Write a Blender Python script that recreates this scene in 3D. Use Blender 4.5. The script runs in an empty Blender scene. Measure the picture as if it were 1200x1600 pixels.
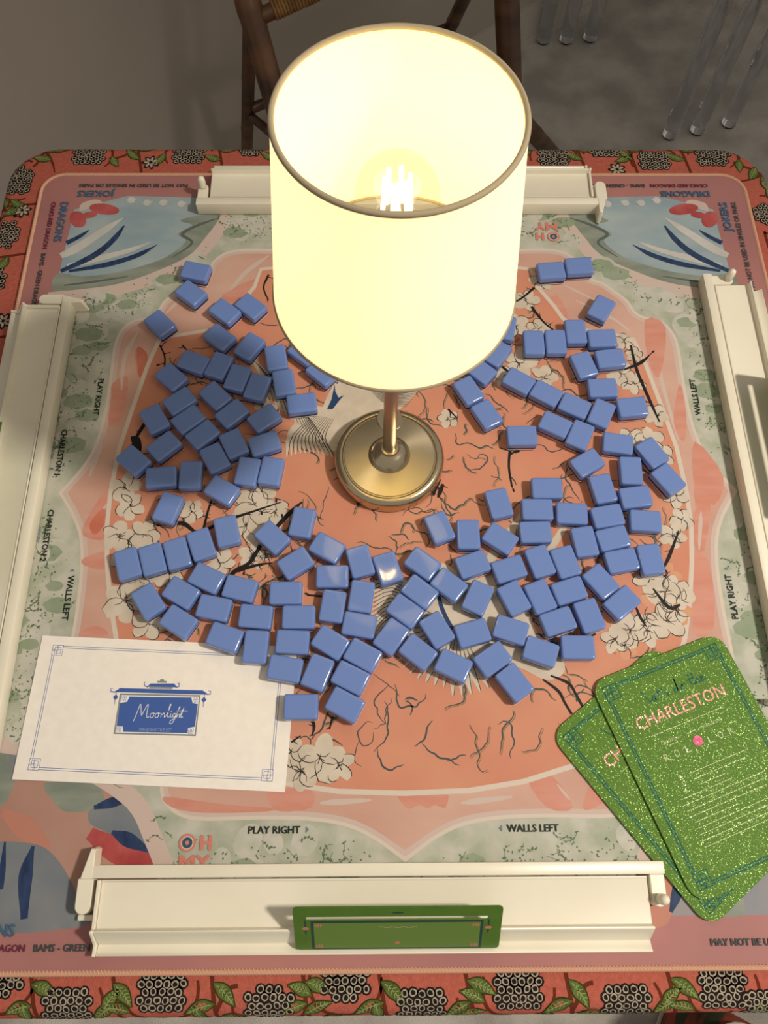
import bpy, bmesh, math, random
from mathutils import Matrix, Vector

# ---------------------------------------------------------------- camera, light, exposure
TABLE = 0.72                 # height of the table top above the carpet
MT = TABLE + 0.004           # top of the playing mat
PI = math.pi
sc = bpy.context.scene
F_PX, CAM = 1263.084, Vector((-0.0220725, -0.317412, 0.700063 + MT))
ROT = Matrix.Rotation(-0.0245685, 3, 'Z') @ Matrix.Rotation(0.4012005, 3, 'X') @ Matrix.Rotation(0.01922, 3, 'Z')
cd = bpy.data.cameras.new('camera')
cam = bpy.data.objects.new('camera', cd)
sc.collection.objects.link(cam)
cd.sensor_fit = 'VERTICAL'
cd.sensor_height = 36.0
cd.lens = 36.0 * F_PX / 1600.0
cd.clip_start = 0.01
cam.matrix_world = Matrix.Translation(CAM) @ ROT.to_4x4()
sc.camera = cam

sc.view_settings.view_transform = 'Standard'
sc.view_settings.look = 'None'
sc.view_settings.gamma = 1.0
sc.view_settings.use_curve_mapping = False
sc.view_settings.exposure = 0.0

world = bpy.data.worlds.new('room_light')
sc.world = world
world.use_nodes = True
bg = world.node_tree.nodes['Background']
bg.inputs[0].default_value = (1.0, 0.92, 0.83, 1)
bg.inputs[1].default_value = 0.38


def lamp_light(name, kind, loc, power, color, size, aim=None):
    d = bpy.data.lights.new(name, kind)
    d.energy = power
    d.color = color
    d.shadow_soft_size = size
    o = bpy.data.objects.new(name, d)
    sc.collection.objects.link(o)
    o.location = loc
    if aim is not None:
        o.rotation_euler = (Vector(aim) - Vector(loc)).to_track_quat('-Z', 'Y').to_euler()
    return o


key = lamp_light('ceiling_downlight', 'SPOT', (1.14, -0.30, MT + 1.72), 146.0, (1.0, 0.905, 0.79), 0.09,
                 aim=(0.08, -0.24, MT))
key.data.spot_size = math.radians(58)
key.data.spot_blend = 1.0

# ---------------------------------------------------------------- helpers
C = sc.collection


def at(px, py, z=0.0):
    """point of the photograph on the level plane z above the mat -> world (x, y)"""
    d = ROT @ Vector(((px - 600) / F_PX, (800 - py) / F_PX, -1.0))
    t = (z + MT - CAM.z) / d.z
    return Vector((CAM.x + d.x * t, CAM.y + d.y * t))


def at_depth(px, py, Y):
    """point of the photograph at room depth Y -> world (x, y, z)"""
    d = ROT @ Vector(((px - 600) / F_PX, (800 - py) / F_PX, -1.0))
    return CAM + d * ((Y - CAM.y) / d.y)


def lin(c):
    c = c / 255.0
    return c / 12.92 if c <= 0.04045 else ((c + 0.055) / 1.055) ** 2.4


def rgb(r, g, b):
    return (lin(r), lin(g), lin(b), 1.0)


MATS = {}


def dull(c, k=0.82, s=0.78):
    """printed cloth takes its colours a little greyer and darker than the artwork"""
    g = 0.3 * c[0] + 0.59 * c[1] + 0.11 * c[2]
    return tuple((g + (v - g) * s) * k for v in c[:3]) + (1.0,)



def mat(name, color, rough=0.6, spec=0.4, metal=0.0, vary=None, scale=40.0, bump=0.0, bump_scale=200.0, stretch=(1, 1, 1),
        coat=0.0, emit=None, emit_strength=0.0, detail=4.0, lo=0.35, hi=0.65, space='Object'):
    """principled material; vary = second colour blended in by noise"""
    if name in MATS:
        return MATS[name]
    if name.startswith('mat_'):
        color = dull(color)
        vary = dull(vary) if vary else None
    m = bpy.data.materials.new(name)
    m.use_nodes = True
    nt = m.node_tree
    b = nt.nodes['Principled BSDF']
    b.inputs['Base Color'].default_value = color
    b.inputs['Roughness'].default_value = rough
    b.inputs['Specular IOR Level'].default_value = spec
    b.inputs['Metallic'].default_value = metal
    b.inputs['Coat Weight'].default_value = coat
    b.inputs['Coat Roughness'].default_value = 0.05
    if emit is not None:
        b.inputs['Emission Color'].default_value = emit
        b.inputs['Emission Strength'].default_value = emit_strength
    if vary is not None or bump:
        tc = nt.nodes.new('ShaderNodeTexCoord')
        mp = nt.nodes.new('ShaderNodeMapping')
        mp.inputs['Scale'].default_value = stretch
        nt.links.new(tc.outputs[space], mp.inputs[0])
    if vary is not None:
        n = nt.nodes.new('ShaderNodeTexNoise')
        n.inputs['Scale'].default_value = scale
        n.inputs['Detail'].default_value = detail
        nt.links.new(mp.outputs[0], n.inputs['Vector'])
        r = nt.nodes.new('ShaderNodeValToRGB')
        r.color_ramp.elements[0].position = lo
        r.color_ramp.elements[1].position = hi
        r.color_ramp.elements[0].color = color
        r.color_ramp.elements[1].color = vary
        nt.links.new(n.outputs['Fac'], r.inputs[0])
        nt.links.new(r.outputs[0], b.inputs['Base Color'])
    if bump:
        n2 = nt.nodes.new('ShaderNodeTexNoise')
        n2.inputs['Scale'].default_value = bump_scale
        n2.inputs['Detail'].default_value = 3.0
        nt.links.new(mp.outputs[0], n2.inputs['Vector'])
        bp = nt.nodes.new('ShaderNodeBump')
        bp.inputs['Strength'].default_value = bump
        bp.inputs['Distance'].default_value = 0.002
        nt.links.new(n2.outputs['Fac'], bp.inputs['Height'])
        nt.links.new(bp.outputs[0], b.inputs['Normal'])
    MATS[name] = m
    return m


def tag(o, label=None, cat=None, group=None, kind=None):
    for k, v in (('label', label), ('category', cat), ('group', group), ('kind', kind)):
        if v:
            o[k] = v
    return o


def empty(name, loc, rz=0.0, label=None, cat=None, group=None):
    o = bpy.data.objects.new(name, None)
    o.empty_display_size = 0.05
    C.objects.link(o)
    o.location = loc
    o.rotation_euler = (0, 0, rz)
    return tag(o, label, cat, group)


class MB:
    """collects vertices and faces for one mesh"""

    def __init__(self):
        self.v, self.f = [], []

    def add(self, vs, fs):
        n = len(self.v)
        self.v += [tuple(p) for p in vs]
        self.f += [tuple(n + i for i in q) for q in fs]
        return self

    def box(self, x0, x1, y0, y1, z0, z1):
        return self.add([(x0, y0, z0), (x1, y0, z0), (x1, y1, z0), (x0, y1, z0), (x0, y0, z1), (x1, y0, z1), (x1, y1, z1), (x0, y1, z1)],
                        [(3, 2, 1, 0), (4, 5, 6, 7), (0, 1, 5, 4), (1, 2, 6, 5), (2, 3, 7, 6), (3, 0, 4, 7)])

    def prism(self, poly, z0, z1):
        """poly (x, y) counter-clockwise, extruded up"""
        n = len(poly)
        return self.add([(x, y, z0) for x, y in poly] + [(x, y, z1) for x, y in poly],
                        [tuple(range(n - 1, -1, -1)), tuple(range(n, 2 * n))] + [(i, (i + 1) % n, n + (i + 1) % n, n + i) for i in range(n)])

    def profile_x(self, prof, x0, x1):
        """prof (y, z) counter-clockwise seen from +x, extruded along x"""
        n = len(prof)
        return self.add([(x0, y, z) for y, z in prof] + [(x1, y, z) for y, z in prof],
                        [tuple(range(n - 1, -1, -1)), tuple(range(n, 2 * n))] + [(i, (i + 1) % n, n + (i + 1) % n, n + i) for i in range(n)])

    def rings(self, rs, cap=True):
        """list of rings with the same number of points"""
        n = len(rs[0])
        fs = []
        for k in range(len(rs) - 1):
            for i in range(n):
                j = (i + 1) % n
                fs.append((k * n + i, k * n + j, (k + 1) * n + j, (k + 1) * n + i))
        if cap:
            fs.append(tuple(range(n - 1, -1, -1)))
            fs.append(tuple((len(rs) - 1) * n + i for i in range(n)))
        return self.add([p for r in rs for p in r], fs)

    def lathe(self, prof, n=48, c=(0, 0, 0), cap=True):
        return self.rings([[(c[0] + r * math.cos(2 * PI * i / n), c[1] + r * math.sin(2 * PI * i / n), c[2] + z) for i in range(n)]
                           for r, z in prof], cap)

    def tube(self, pts, r, n=10, cap=True):
        pts = [Vector(p) for p in pts]
        rad = r if isinstance(r, (list, tuple)) else [r] * len(pts)
        rs = []
        up = Vector((0.0123, 0.0345, 1.0))
        for k, p in enumerate(pts):
            t = (pts[min(k + 1, len(pts) - 1)] - pts[max(k - 1, 0)]).normalized()
            a = t.cross(up)
            if a.length < 1e-3:
                a = t.cross(Vector((1, 0, 0)))
            a.normalize()
            b = t.cross(a).normalized()
            rs.append([p + (a * math.cos(2 * PI * i / n) + b * math.sin(2 * PI * i / n)) * rad[k] for i in range(n)])
        return self.rings(rs, cap)

    def sphere(self, c, r, n=12, m=8, sq=1.0):
        prof = [(max(1e-5, r * math.sin(PI * k / m)), -r * sq * math.cos(PI * k / m)) for k in range(m + 1)]
        return self.lathe(prof, n, c)

    def build(self, name, m, parent=None, smooth=False, flat_angle=None, loc=None, recalc=True):
        me = bpy.data.meshes.new(name)
        me.from_pydata(self.v, [], self.f)
        if recalc:
            bm = bmesh.new()
            bm.from_mesh(me)
            bmesh.ops.recalc_face_normals(bm, faces=bm.faces)
            bm.to_mesh(me)
            bm.free()
        me.materials.append(m)
        if smooth:
            me.polygons.foreach_set('use_smooth', [True] * len(me.polygons))
            if flat_angle:
                me.set_sharp_from_angle(angle=math.radians(flat_angle))
        o = bpy.data.objects.new(name, me)
        C.objects.link(o)
        if parent:
            o.parent = parent
        if loc:
            o.location = loc
        return o


class Print:
    """flat printed shapes lying on a level surface; each call adds one piece, a hair above the last"""

    def __init__(self, z):
        self.z0, self.v, self.f, self.ends = z, [], [], []

    @property
    def z(self):
        return self.z0 + (len(self.ends) % 61) * 1.3e-6

    def done(self):
        self.ends.append((len(self.v), len(self.f)))

    def poly(self, pts):
        pts = [(p[0], p[1]) for p in pts]
        a = sum(pts[i][0] * pts[(i + 1) % len(pts)][1] - pts[(i + 1) % len(pts)][0] * pts[i][1] for i in range(len(pts)))
        if a < 0:
            pts = pts[::-1]
        n = len(self.v)
        self.v += [(x, y, self.z) for x, y in pts]
        self.f.append(tuple(range(n, n + len(pts))))
        self.done()

    def stroke(self, pts, w, closed=False):
        """w: one width, or one per point"""
        pts = [Vector((p[0], p[1])) for p in pts]
        n = len(pts)
        ws = w if isinstance(w, (list, tuple)) else [w] * n
        base = len(self.v)
        for k, p in enumerate(pts):
            if closed:
                t = pts[(k + 1) % n] - pts[k - 1]
            else:
                t = pts[min(k + 1, n - 1)] - pts[max(k - 1, 0)]
            if t.length < 1e-9:
                t = Vector((1, 0))
            t.normalize()
            nn = Vector((-t.y, t.x)) * ws[k] * 0.5
            self.v += [(p.x + nn.x, p.y + nn.y, self.z), (p.x - nn.x, p.y - nn.y, self.z)]
        for k in range(n if closed else n - 1):
            a, b = base + 2 * k, base + 2 * ((k + 1) % n)
            self.f.append((a, a + 1, b + 1, b))
        self.done()

    def ellipse(self, c, rx, ry, ang=0.0, n=12):
        ca, sa = math.cos(ang), math.sin(ang)
        self.poly([(c[0] + rx * math.cos(2 * PI * i / n) * ca - ry * math.sin(2 * PI * i / n) * sa,
                    c[1] + rx * math.cos(2 * PI * i / n) * sa + ry * math.sin(2 * PI * i / n) * ca) for i in range(n)])

    def build(self, name, m, parent=None, split=False):
        """split: every piece becomes an object of its own"""
        cuts = [(0, 0)] + (self.ends if split else [(len(self.v), len(self.f))])
        o = None
        for (v0, f0), (v1, f1) in zip(cuts, cuts[1:]):
            me = bpy.data.meshes.new(name)
            me.from_pydata(self.v[v0:v1], [], [tuple(i - v0 for i in f) for f in self.f[f0:f1]])
            me.materials.append(m)
            o = bpy.data.objects.new(name, me)
            C.objects.link(o)
            if parent:
                o.parent = parent
        return o


def smooth_path(pts, per=6, closed=False):
    """Catmull-Rom through the points"""
    P = [Vector((p[0], p[1])) for p in pts]
    n = len(P)
    out = []
    for i in range(n if closed else n - 1):
        if closed:
            a, b, c, d = P[i - 1], P[i], P[(i + 1) % n], P[(i + 2) % n]
        else:
            a, b, c, d = P[max(i - 1, 0)], P[i], P[i + 1], P[min(i + 2, n - 1)]
        for k in range(per):
            t = k / per
            out.append(0.5 * ((2 * b) + (c - a) * t + (2 * a - 5 * b + 4 * c - d) * t * t + (3 * b - a - 3 * c + d) * t ** 3))
    if not closed:
        out.append(P[-1])
    return out


def rounded_rect(x0, x1, y0, y1, r, seg=6):
    out = []
    for cx, cy, a0 in ((x1 - r, y1 - r, 0), (x0 + r, y1 - r, 90), (x0 + r, y0 + r, 180), (x1 - r, y0 + r, 270)):
        for k in range(seg + 1):
            a = math.radians(a0 + 90 * k / seg)
            out.append((cx + r * math.cos(a), cy + r * math.sin(a)))
    return out


_glyphs = {}


def glyphs(s, bold=0.0, shear=0.0, spacing=1.0):
    key_ = (s, bold, shear, spacing)
    if key_ in _glyphs:
        return _glyphs[key_]
    cu = bpy.data.curves.new('t', 'FONT')
    cu.body = s
    cu.offset = bold
    cu.shear = shear
    cu.space_character = spacing
    cu.resolution_u = 2
    ob = bpy.data.objects.new('t', cu)
    C.objects.link(ob)
    bpy.context.view_layer.update()
    me = bpy.data.meshes.new_from_object(ob.evaluated_get(bpy.context.evaluated_depsgraph_get()))
    vs = [(v.co.x, v.co.y) for v in me.vertices]
    fs = [tuple(p.vertices) for p in me.polygons]
    bpy.data.objects.remove(ob)
    bpy.data.curves.remove(cu)
    bpy.data.meshes.remove(me)
    _glyphs[key_] = (vs, fs)
    return vs, fs


def lettering(pr, s, start, end, cap, heavy=0.0, shear=0.0, spacing=1.0):
    """set s between two points of the level plane; cap = height of the capitals, heavy = stroke thickening"""
    vs, fs = glyphs(s, 0.0, shear, spacing)
    x0, x1 = min(v[0] for v in vs), max(v[0] for v in vs)
    a, b = Vector(start), Vector(end)
    u = b - a
    u.normalize()
    n = Vector((-u.y, u.x))
    w = (b - a).length - heavy
    caps = 0.70
    shifts = [(0.5, 0.0)] if heavy == 0 else [(0.0, 0.0), (1.0, 0.0), (0.5, 0.30), (0.5, -0.30)]
    for i, (hu, hn) in enumerate(shifts):
        k = len(pr.v)
        for x, y in vs:
            p = a + u * ((x - x0) / (x1 - x0) * w + hu * heavy) + n * ((y / caps - 0.5) * (cap - 0.6 * heavy) + hn * heavy)
            pr.v.append((p.x, p.y, pr.z + i * 4e-6))
        for f in fs:
            q = [pr.v[k + j] for j in f]
            ar = sum(q[j][0] * q[(j + 1) % len(q)][1] - q[(j + 1) % len(q)][0] * q[j][1] for j in range(len(q)))
            pr.f.append(tuple(k + j for j in (f if ar > 0 else f[::-1])))
    pr.done()


def copy_tree(o, parent=None):
    c = o.copy()
    C.objects.link(c)
    if parent:
        c.parent = parent
    for ch in list(o.children):
        copy_tree(ch, c)
    return c

# ---------------------------------------------------------------- the room
WD = Vector((0.79, 0.613, 0)).normalized()          # the wall runs at an angle behind the table
WN = Vector((WD.y, -WD.x, 0))                       # towards the table
W0 = Vector((0.36, 1.588, 0))


def wall_pt(s, n, z):
    p = W0 + WD * s + WN * n
    return (p.x, p.y, z)


def wall_slab(s0, s1, n0, n1, z0, z1):
    m = MB()
    m.add([wall_pt(s0, n1, z0), wall_pt(s1, n1, z0), wall_pt(s1, n0, z0), wall_pt(s0, n0, z0),
           wall_pt(s0, n1, z1), wall_pt(s1, n1, z1), wall_pt(s1, n0, z1), wall_pt(s0, n0, z1)],
          [(3, 2, 1, 0), (4, 5, 6, 7), (0, 1, 5, 4), (1, 2, 6, 5), (2, 3, 7, 6), (3, 0, 4, 7)])
    return m


m_carpet = mat('carpet', rgb(204, 198, 186), 0.95, 0.1, vary=rgb(172, 167, 158), scale=9, bump=1.0, bump_scale=420, detail=8, lo=0.38, hi=0.62)
m_wall = mat('wall_paint', rgb(176, 166, 154), 0.85, 0.2, vary=rgb(170, 160, 148), scale=3)
m_trim = mat('trim_paint', rgb(190, 182, 170), 0.45, 0.4)
fl = MB().box(-4.2, 3.6, -3.4, 4.6, -0.06, 0.0).build('floor', m_carpet)
tag(fl, 'grey-beige cut pile carpet under the table', kind='structure')
w = wall_slab(-3.6, 3.0, -0.12, 0.0, 0.0, 2.5).build('wall_back', m_wall)
tag(w, 'taupe painted wall standing at an angle behind the table', kind='structure')
bb = wall_slab(-3.6, 3.0, 0.0, 0.012, 0.0, 0.085)
bb.add(wall_slab(-3.6, 3.0, 0.0, 0.019, 0.0, 0.022).v, wall_slab(-3.6, 3.0, 0.0, 0.019, 0.0, 0.022).f)
t_ = wall_slab(-3.6, 3.0, 0.0, 0.008, 0.085, 0.098)
bb.add(t_.v, t_.f)
tag(bb.build('baseboard_back', m_trim), 'pale moulded baseboard along the taupe wall', kind='structure')

# ---------------------------------------------------------------- the table with its fitted cover
CX, CY, HALF, INS, RE = -0.006, 0.0095, 0.4395, 0.050, 0.014
CORE, RC = HALF - INS, 0.008
ST, CN = 2 * (CORE - RC), 0.055
SIDE = ST + CN


def surf(s, d, off=0.0):
    """(s along the edge, d outward from the core) -> point on the table cover"""
    s %= 4 * SIDE
    k, r = divmod(s, SIDE)
    if r <= ST:
        c, n = Vector((r - ST / 2, -CORE)), Vector((0, -1))
    else:
        a = -PI / 2 + (r - ST) / CN * PI / 2
        n = Vector((math.cos(a), math.sin(a)))
        c = Vector((CORE - RC, -CORE + RC)) + n * RC
    q = Matrix.Rotation(k * PI / 2, 2)
    c, n = q @ c, q @ n
    fl_ = INS - RE
    if d <= fl_:
        h, z, nh, nz = d, 0.0, 0.0, 1.0
    elif d <= fl_ + RE * PI / 2:
        a = (d - fl_) / RE
        h, z, nh, nz = fl_ + RE * math.sin(a), -RE + RE * math.cos(a), math.sin(a), math.cos(a)
    else:
        h, z, nh, nz = INS, -RE - (d - fl_ - RE * PI / 2), 1.0, 0.0
    h += nh * off
    z += nz * off
    return (CX + c.x + n.x * h, CY + c.y + n.y * h, TABLE + z)


def to_sd(p):
    """world (x, y) near an edge of the table -> (s, d)"""
    x, y = p[0] - CX, p[1] - CY
    if abs(y) >= abs(x):
        if y < 0:
            return x + ST / 2, -y - CORE
        return 2 * SIDE + ST / 2 - x, y - CORE
    if x > 0:
        return SIDE + ST / 2 + y, x - CORE
    return 3 * SIDE + ST / 2 - y, -x - CORE


m_cloth = mat('coral_cloth', rgb(182, 97, 80), 0.85, 0.15, vary=rgb(170, 88, 72), scale=260, bump=0.5, bump_scale=900)
m_ink = mat('cloth_ink', rgb(34, 27, 24), 0.9, 0.1)
m_seed = mat('cloth_seed', rgb(164, 153, 134), 0.9, 0.1)
m_leafd = mat('cloth_leaf_outline', rgb(52, 56, 24), 0.9, 0.1)
m_leaf = mat('cloth_leaf', rgb(96, 108, 54), 0.9, 0.1, vary=rgb(72, 86, 38), scale=140)
m_leafl = mat('cloth_leaf_light', rgb(134, 146, 90), 0.9, 0.1)
m_stem = mat('cloth_stem', rgb(98, 44, 26), 0.9, 0.1)

table = empty('game_table', (CX, CY, 0), 0, 'square game table in a fitted coral cover printed with seed heads and leaves', 'table')
INV = Matrix.Translation((-CX, -CY, 0))


def on_table(mb, name, m, parent=table, smooth=False, kind=None):
    off = Vector((CX, CY, 0))
    mb.v = [tuple(Vector(p) - off) for p in mb.v]
    o = mb.build(name, m, parent, smooth, recalc=not name.startswith('printed'))
    if kind:
        o['kind'] = kind
    return o


ss = []
for k in range(4):
    ss += [k * SIDE + ST * i / 6 for i in range(7)] + [k * SIDE + ST + CN * i / 8 for i in range(1, 8)]
dd = [0.0, INS - RE] + [INS - RE + RE * PI / 2 * i / 6 for i in range(1, 7)] + [INS - RE + RE * PI / 2 + 0.05, INS - RE + RE * PI / 2 + 0.075]
mb = MB()
n_ = len(ss)
for d in dd:
    for i, s in enumerate(ss):
        p = surf(s, d)
        if d > 0.07:      # the skirt hangs in soft folds
            w_ = 0.004 * math.sin(s * 31) * (d - 0.07) / 0.06
            p = surf(s, d, w_)
        mb.v.append(p)
for k in range(len(dd) - 1):
    for i in range(n_):
        j = (i + 1) % n_
        mb.f.append((k * n_ + i, k * n_ + j, (k + 1) * n_ + j, (k + 1) * n_ + i))
mb.f.append(tuple(range(n_)))
cover = on_table(mb, 'cover', m_cloth, smooth=True)
cover.data.set_sharp_from_angle(angle=math.radians(50))
mb = MB().box(CX - 0.40, CX + 0.40, CY - 0.40, CY + 0.40, TABLE - 0.045, TABLE - 0.016)
on_table(mb, 'table_board', mat('table_board', rgb(60, 48, 40), 0.6))
for sx in (-1, 1):
    for sy in (-1, 1):
        mb = MB().tube([(CX + sx * 0.36, CY + sy * 0.36, TABLE - 0.045), (CX + sx * 0.375, CY + sy * 0.375, 0.0)], 0.012, 10)
        on_table(mb, 'leg', mat('dark_metal', rgb(40, 38, 36), 0.4, metal=0.8), smooth=True)

rnd = random.Random(4)
P_stem, P_dark, P_seed, P_core, P_lo, P_lf, P_ll, P_fl = MB(), MB(), MB(), MB(), MB(), MB(), MB(), MB()


def disc_sd(mb, s, d, rx, ry, ang, off, n=8, jag=0.0):
    vs = []
    for i in range(n):
        a = 2 * PI * i / n
        j = 1 + (rnd.uniform(-jag, jag) if jag else 0)
        x, y = rx * j * math.cos(a), ry * j * math.sin(a)
        vs.append(surf(s + x * math.cos(ang) - y * math.sin(ang), d + x * math.sin(ang) + y * math.cos(ang), off))
    vs.append(surf(s, d, off))
    mb.add(vs, [(n, (i + 1) % n, i) for i in range(n)])


def strip_sd(mb, pts, ws, off):
    if not isinstance(ws, (list, tuple)):
        ws = [ws] * len(pts)
    q, qw = [pts[0]], [ws[0]]
    for k in range(1, len(pts)):           # fine steps follow the rolled edge
        m_ = max(1, int(math.hypot(pts[k][0] - pts[k - 1][0], pts[k][1] - pts[k - 1][1]) / 0.0015))
        for j in range(1, m_ + 1):
            t = j / m_
            q.append((pts[k - 1][0] + (pts[k][0] - pts[k - 1][0]) * t, pts[k - 1][1] + (pts[k][1] - pts[k - 1][1]) * t))
            qw.append(ws[k - 1] + (ws[k] - ws[k - 1]) * t)
    pts, ws = q, qw
    n = len(pts)
    vs = []
    for k in range(n):
        a, b = pts[max(k - 1, 0)], pts[min(k + 1, n - 1)]
        t = Vector((b[0] - a[0], b[1] - a[1]))
        if t.length < 1e-9:
            t = Vector((1, 0))
        t.normalize()
        w2 = (ws[k] if isinstance(ws, (list, tuple)) else ws) / 2
        vs += [surf(pts[k][0] - t.y * w2, pts[k][1] + t.x * w2, off), surf(pts[k][0] + t.y * w2, pts[k][1] - t.x * w2, off)]
    mb.add(vs, [(2 * k, 2 * k + 2, 2 * k + 3, 2 * k + 1) for k in range(n - 1)])


def seed_head(s, d, rx=0.0195, ry=0.018):
    sp = 0.0064
    rows = int(ry / (sp * 0.86)) + 1
    for r in range(-rows, rows + 1):
        y = r * sp * 0.86
        for c in range(-6, 7):
            x = (c + 0.5 * (r % 2)) * sp
            if (x / rx) ** 2 + (y / ry) ** 2 > 0.93:
                continue
            x += rnd.uniform(-0.0005, 0.0005)
            yy = y + rnd.uniform(-0.0005, 0.0005)
            an, e = rnd.uniform(0, PI), rnd.uniform(0.78, 1.0)
            disc_sd(P_dark, s + x, d + yy, sp * 0.66, sp * 0.64, an, 0.00040)
            disc_sd(P_seed, s + x, d + yy, sp * 0.455, sp * 0.455 * e, an, 0.00052, 9, 0.10)
            disc_sd(P_core, s + x, d + yy, sp * 0.315, sp * 0.295 * e, an, 0.00060, 8, 0.16)


def cloth_leaf(s, d, ang, ln=0.026, w=0.0095, bend=0.25):
    pts = []
    for k in range(9):
        t = k / 8
        a = ang + bend * (t - 0.5) * 2
        pts.append((s + ln * (t - 0.0) * math.cos(ang + bend * (t - 0.5)), d + ln * t * math.sin(ang + bend * (t - 0.5))))
    prof = [0.08, 0.5, 0.82, 1.0, 0.98, 0.82, 0.58, 0.3, 0.03]
    strip_sd(P_lo, pts, [w * p + 0.0012 for p in prof], 0.00030)
    strip_sd(P_lf, pts, [max(w * p - 0.0008, 0.0003) for p in prof], 0.00042)
    strip_sd(P_ll, pts[1:8], 0.0009, 0.00052)
    for k in range(2, 7):
        for sg in (-1, 1):
            a = ang + bend * (k / 8 - 0.5) + sg * 0.9
            q = pts[k]
            l2 = w * 0.40 * prof[k]
            strip_sd(P_ll, [q, (q[0] + l2 * math.cos(a), q[1] + l2 * math.sin(a))], 0.0006, 0.00052)


def cloth_flower(s, d, r=0.008):
    for k in range(7):
        a = 2 * PI * k / 7
        disc_sd(P_dark, s + r * 0.75 * math.cos(a), d + r * 0.75 * math.sin(a), r * 0.62, r * 0.34, a, 0.00040)
        disc_sd(P_fl, s + r * 0.62 * math.cos(a), d + r * 0.62 * math.sin(a), r * 0.42, r * 0.20, a, 0.00052)
    disc_sd(P_core, s, d, r * 0.25, r * 0.25, 0, 0.0006)


def vine(s0, d0, s1, d1, bow, w=0.0031):
    pts = []
    for k in range(11):
        t = k / 10
        pts.append((s0 + (s1 - s0) * t, d0 + (d1 - d0) * t + bow * math.sin(PI * t)))
    strip_sd(P_stem, pts, w, 0.00020)
    return pts


heads = [(-75, 1526), (0, 1527), (103, 1577), (253, 1550), (420, 1572), (540, 1533), (660, 1578), (810, 1546), (980, 1572), (1130, 1545), (1205, 1580),
         (139, 243), (295, 241), (392, 230), (865, 245), (945, 231), (1022, 251), (1112, 245), (1197, 335), (30, 284), (10, 367), (-12, 440),
         (470, 250), (560, 236), (650, 250), (750, 238)]
sd_heads = [to_sd(at(x, y, -0.004)) for x, y in heads]
for x_ in (-0.30, -0.20, -0.10, 0.0, 0.10):      # where the frame cuts the table, the pattern simply goes on
    sd_heads.append(to_sd((CX - 0.415 - 0.012 * (int(x_ * 10) % 2), x_)))
    sd_heads.append(to_sd((CX + 0.415 + 0.012 * (int(x_ * 10) % 2), x_)))
for s, d in sd_heads:
    seed_head(s, d, 0.0185 + rnd.uniform(-0.001, 0.001), 0.0165)
sd_sorted = sorted(sd_heads)
for i, (s, d) in enumerate(sd_sorted):
    s2, d2 = sd_sorted[(i + 1) % len(sd_sorted)]
    if s2 < s:
        s2 += 4 * SIDE
    gap = s2 - s
    # a vine curls round every head and carries leaves
    sg = 1 if i % 2 else -1
    a0 = rnd.uniform(-0.4, 0.4) + (0 if sg > 0 else PI)
    R_ = 0.0275
    pts = [(s + R_ * math.cos(a0 + sg * 0.22 * k), d + R_ * 0.95 * math.sin(a0 + sg * 0.22 * k)) for k in range(17)]
    strip_sd(P_stem, pts, [0.0020 + 0.0012 * math.sin(PI * k / 16) for k in range(17)], 0.00020)
    for k in (3, 8, 13):
        q, q2 = pts[k], pts[k + 1]
        t = math.atan2(q2[1] - q[1], q2[0] - q[0])
        cloth_leaf(q[0], q[1], t - sg * rnd.uniform(0.5, 0.9), rnd.uniform(0.018, 0.025), 0.0092, -0.3 * sg)
    if gap > 0.045:
        mid = (s + s2) / 2
        vine(mid - 0.006, 0.006, mid + rnd.uniform(0.002, 0.010), 0.074, 0.0)
        cloth_leaf(mid - 0.002, 0.026, rnd.uniform(0.2, 0.9), rnd.uniform(0.020, 0.026), 0.0098)
        cloth_leaf(mid, 0.040, PI - rnd.uniform(0.1, 0.7), rnd.uniform(0.020, 0.026), 0.0098, -0.3)
    if gap > 0.075:
        cloth_leaf(mid + 0.004, 0.052, rnd.uniform(-0.2, 0.5), rnd.uniform(0.020, 0.028), 0.010)
        vine(mid, 0.048, s2 - 0.024, 0.028, -0.006)
for x, y in ((235, 252), (965, 263), (34, 327), (4, 500)):
    cloth_flower(*to_sd(at(x, y, -0.002)))
# sub-parts of the cover: the printed pattern, far too fine to count
for mb, nm, m in ((P_stem, 'printed_stems', m_stem), (P_dark, 'printed_ink', m_ink), (P_seed, 'printed_seeds', m_seed), (P_core, 'printed_seed_cores', m_ink),
                  (P_lo, 'printed_leaf_outlines', m_leafd), (P_lf, 'printed_leaves', m_leaf), (P_ll, 'printed_leaf_veins', m_leafl), (P_fl, 'printed_flowers', m_seed)):
    on_table(mb, nm, m, cover, kind='stuff')

# ---------------------------------------------------------------- the playing mat
matE = empty('playing_mat', (0, 0, TABLE), 0, 'square printed game mat with pink, green and coral panels covering the table', 'mat')
MZ = MT - TABLE
STEP = 0.00008


def mprint(layer):
    return Print(MZ + STEP * layer)


m_band = mat('mat_band', rgb(196, 122, 110), 0.62, 0.25, vary=rgb(178, 110, 106), scale=5, detail=5, stretch=(1, 1, 1))
m_blue = mat('mat_blue', rgb(142, 170, 180), 0.62, 0.25, vary=rgb(168, 186, 186), scale=16, detail=6, stretch=(1, 2, 1))
m_grey = mat('mat_greygreen', rgb(126, 138, 122), 0.62, 0.25, vary=rgb(152, 160, 142), scale=22, detail=6, stretch=(1, 3, 1))
m_navy = mat('mat_navy', rgb(28, 52, 96), 0.62, 0.25, vary=rgb(44, 72, 116), scale=60, stretch=(3, 1, 1))
m_whit = mat('mat_white', rgb(214, 210, 200), 0.62, 0.25, vary=rgb(196, 192, 182), scale=30)
m_red = mat('mat_red', rgb(186, 48, 50), 0.62, 0.25, vary=rgb(206, 84, 76), scale=40)
m_line = mat('mat_cream_line', rgb(222, 204, 184), 0.62, 0.25)
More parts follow.
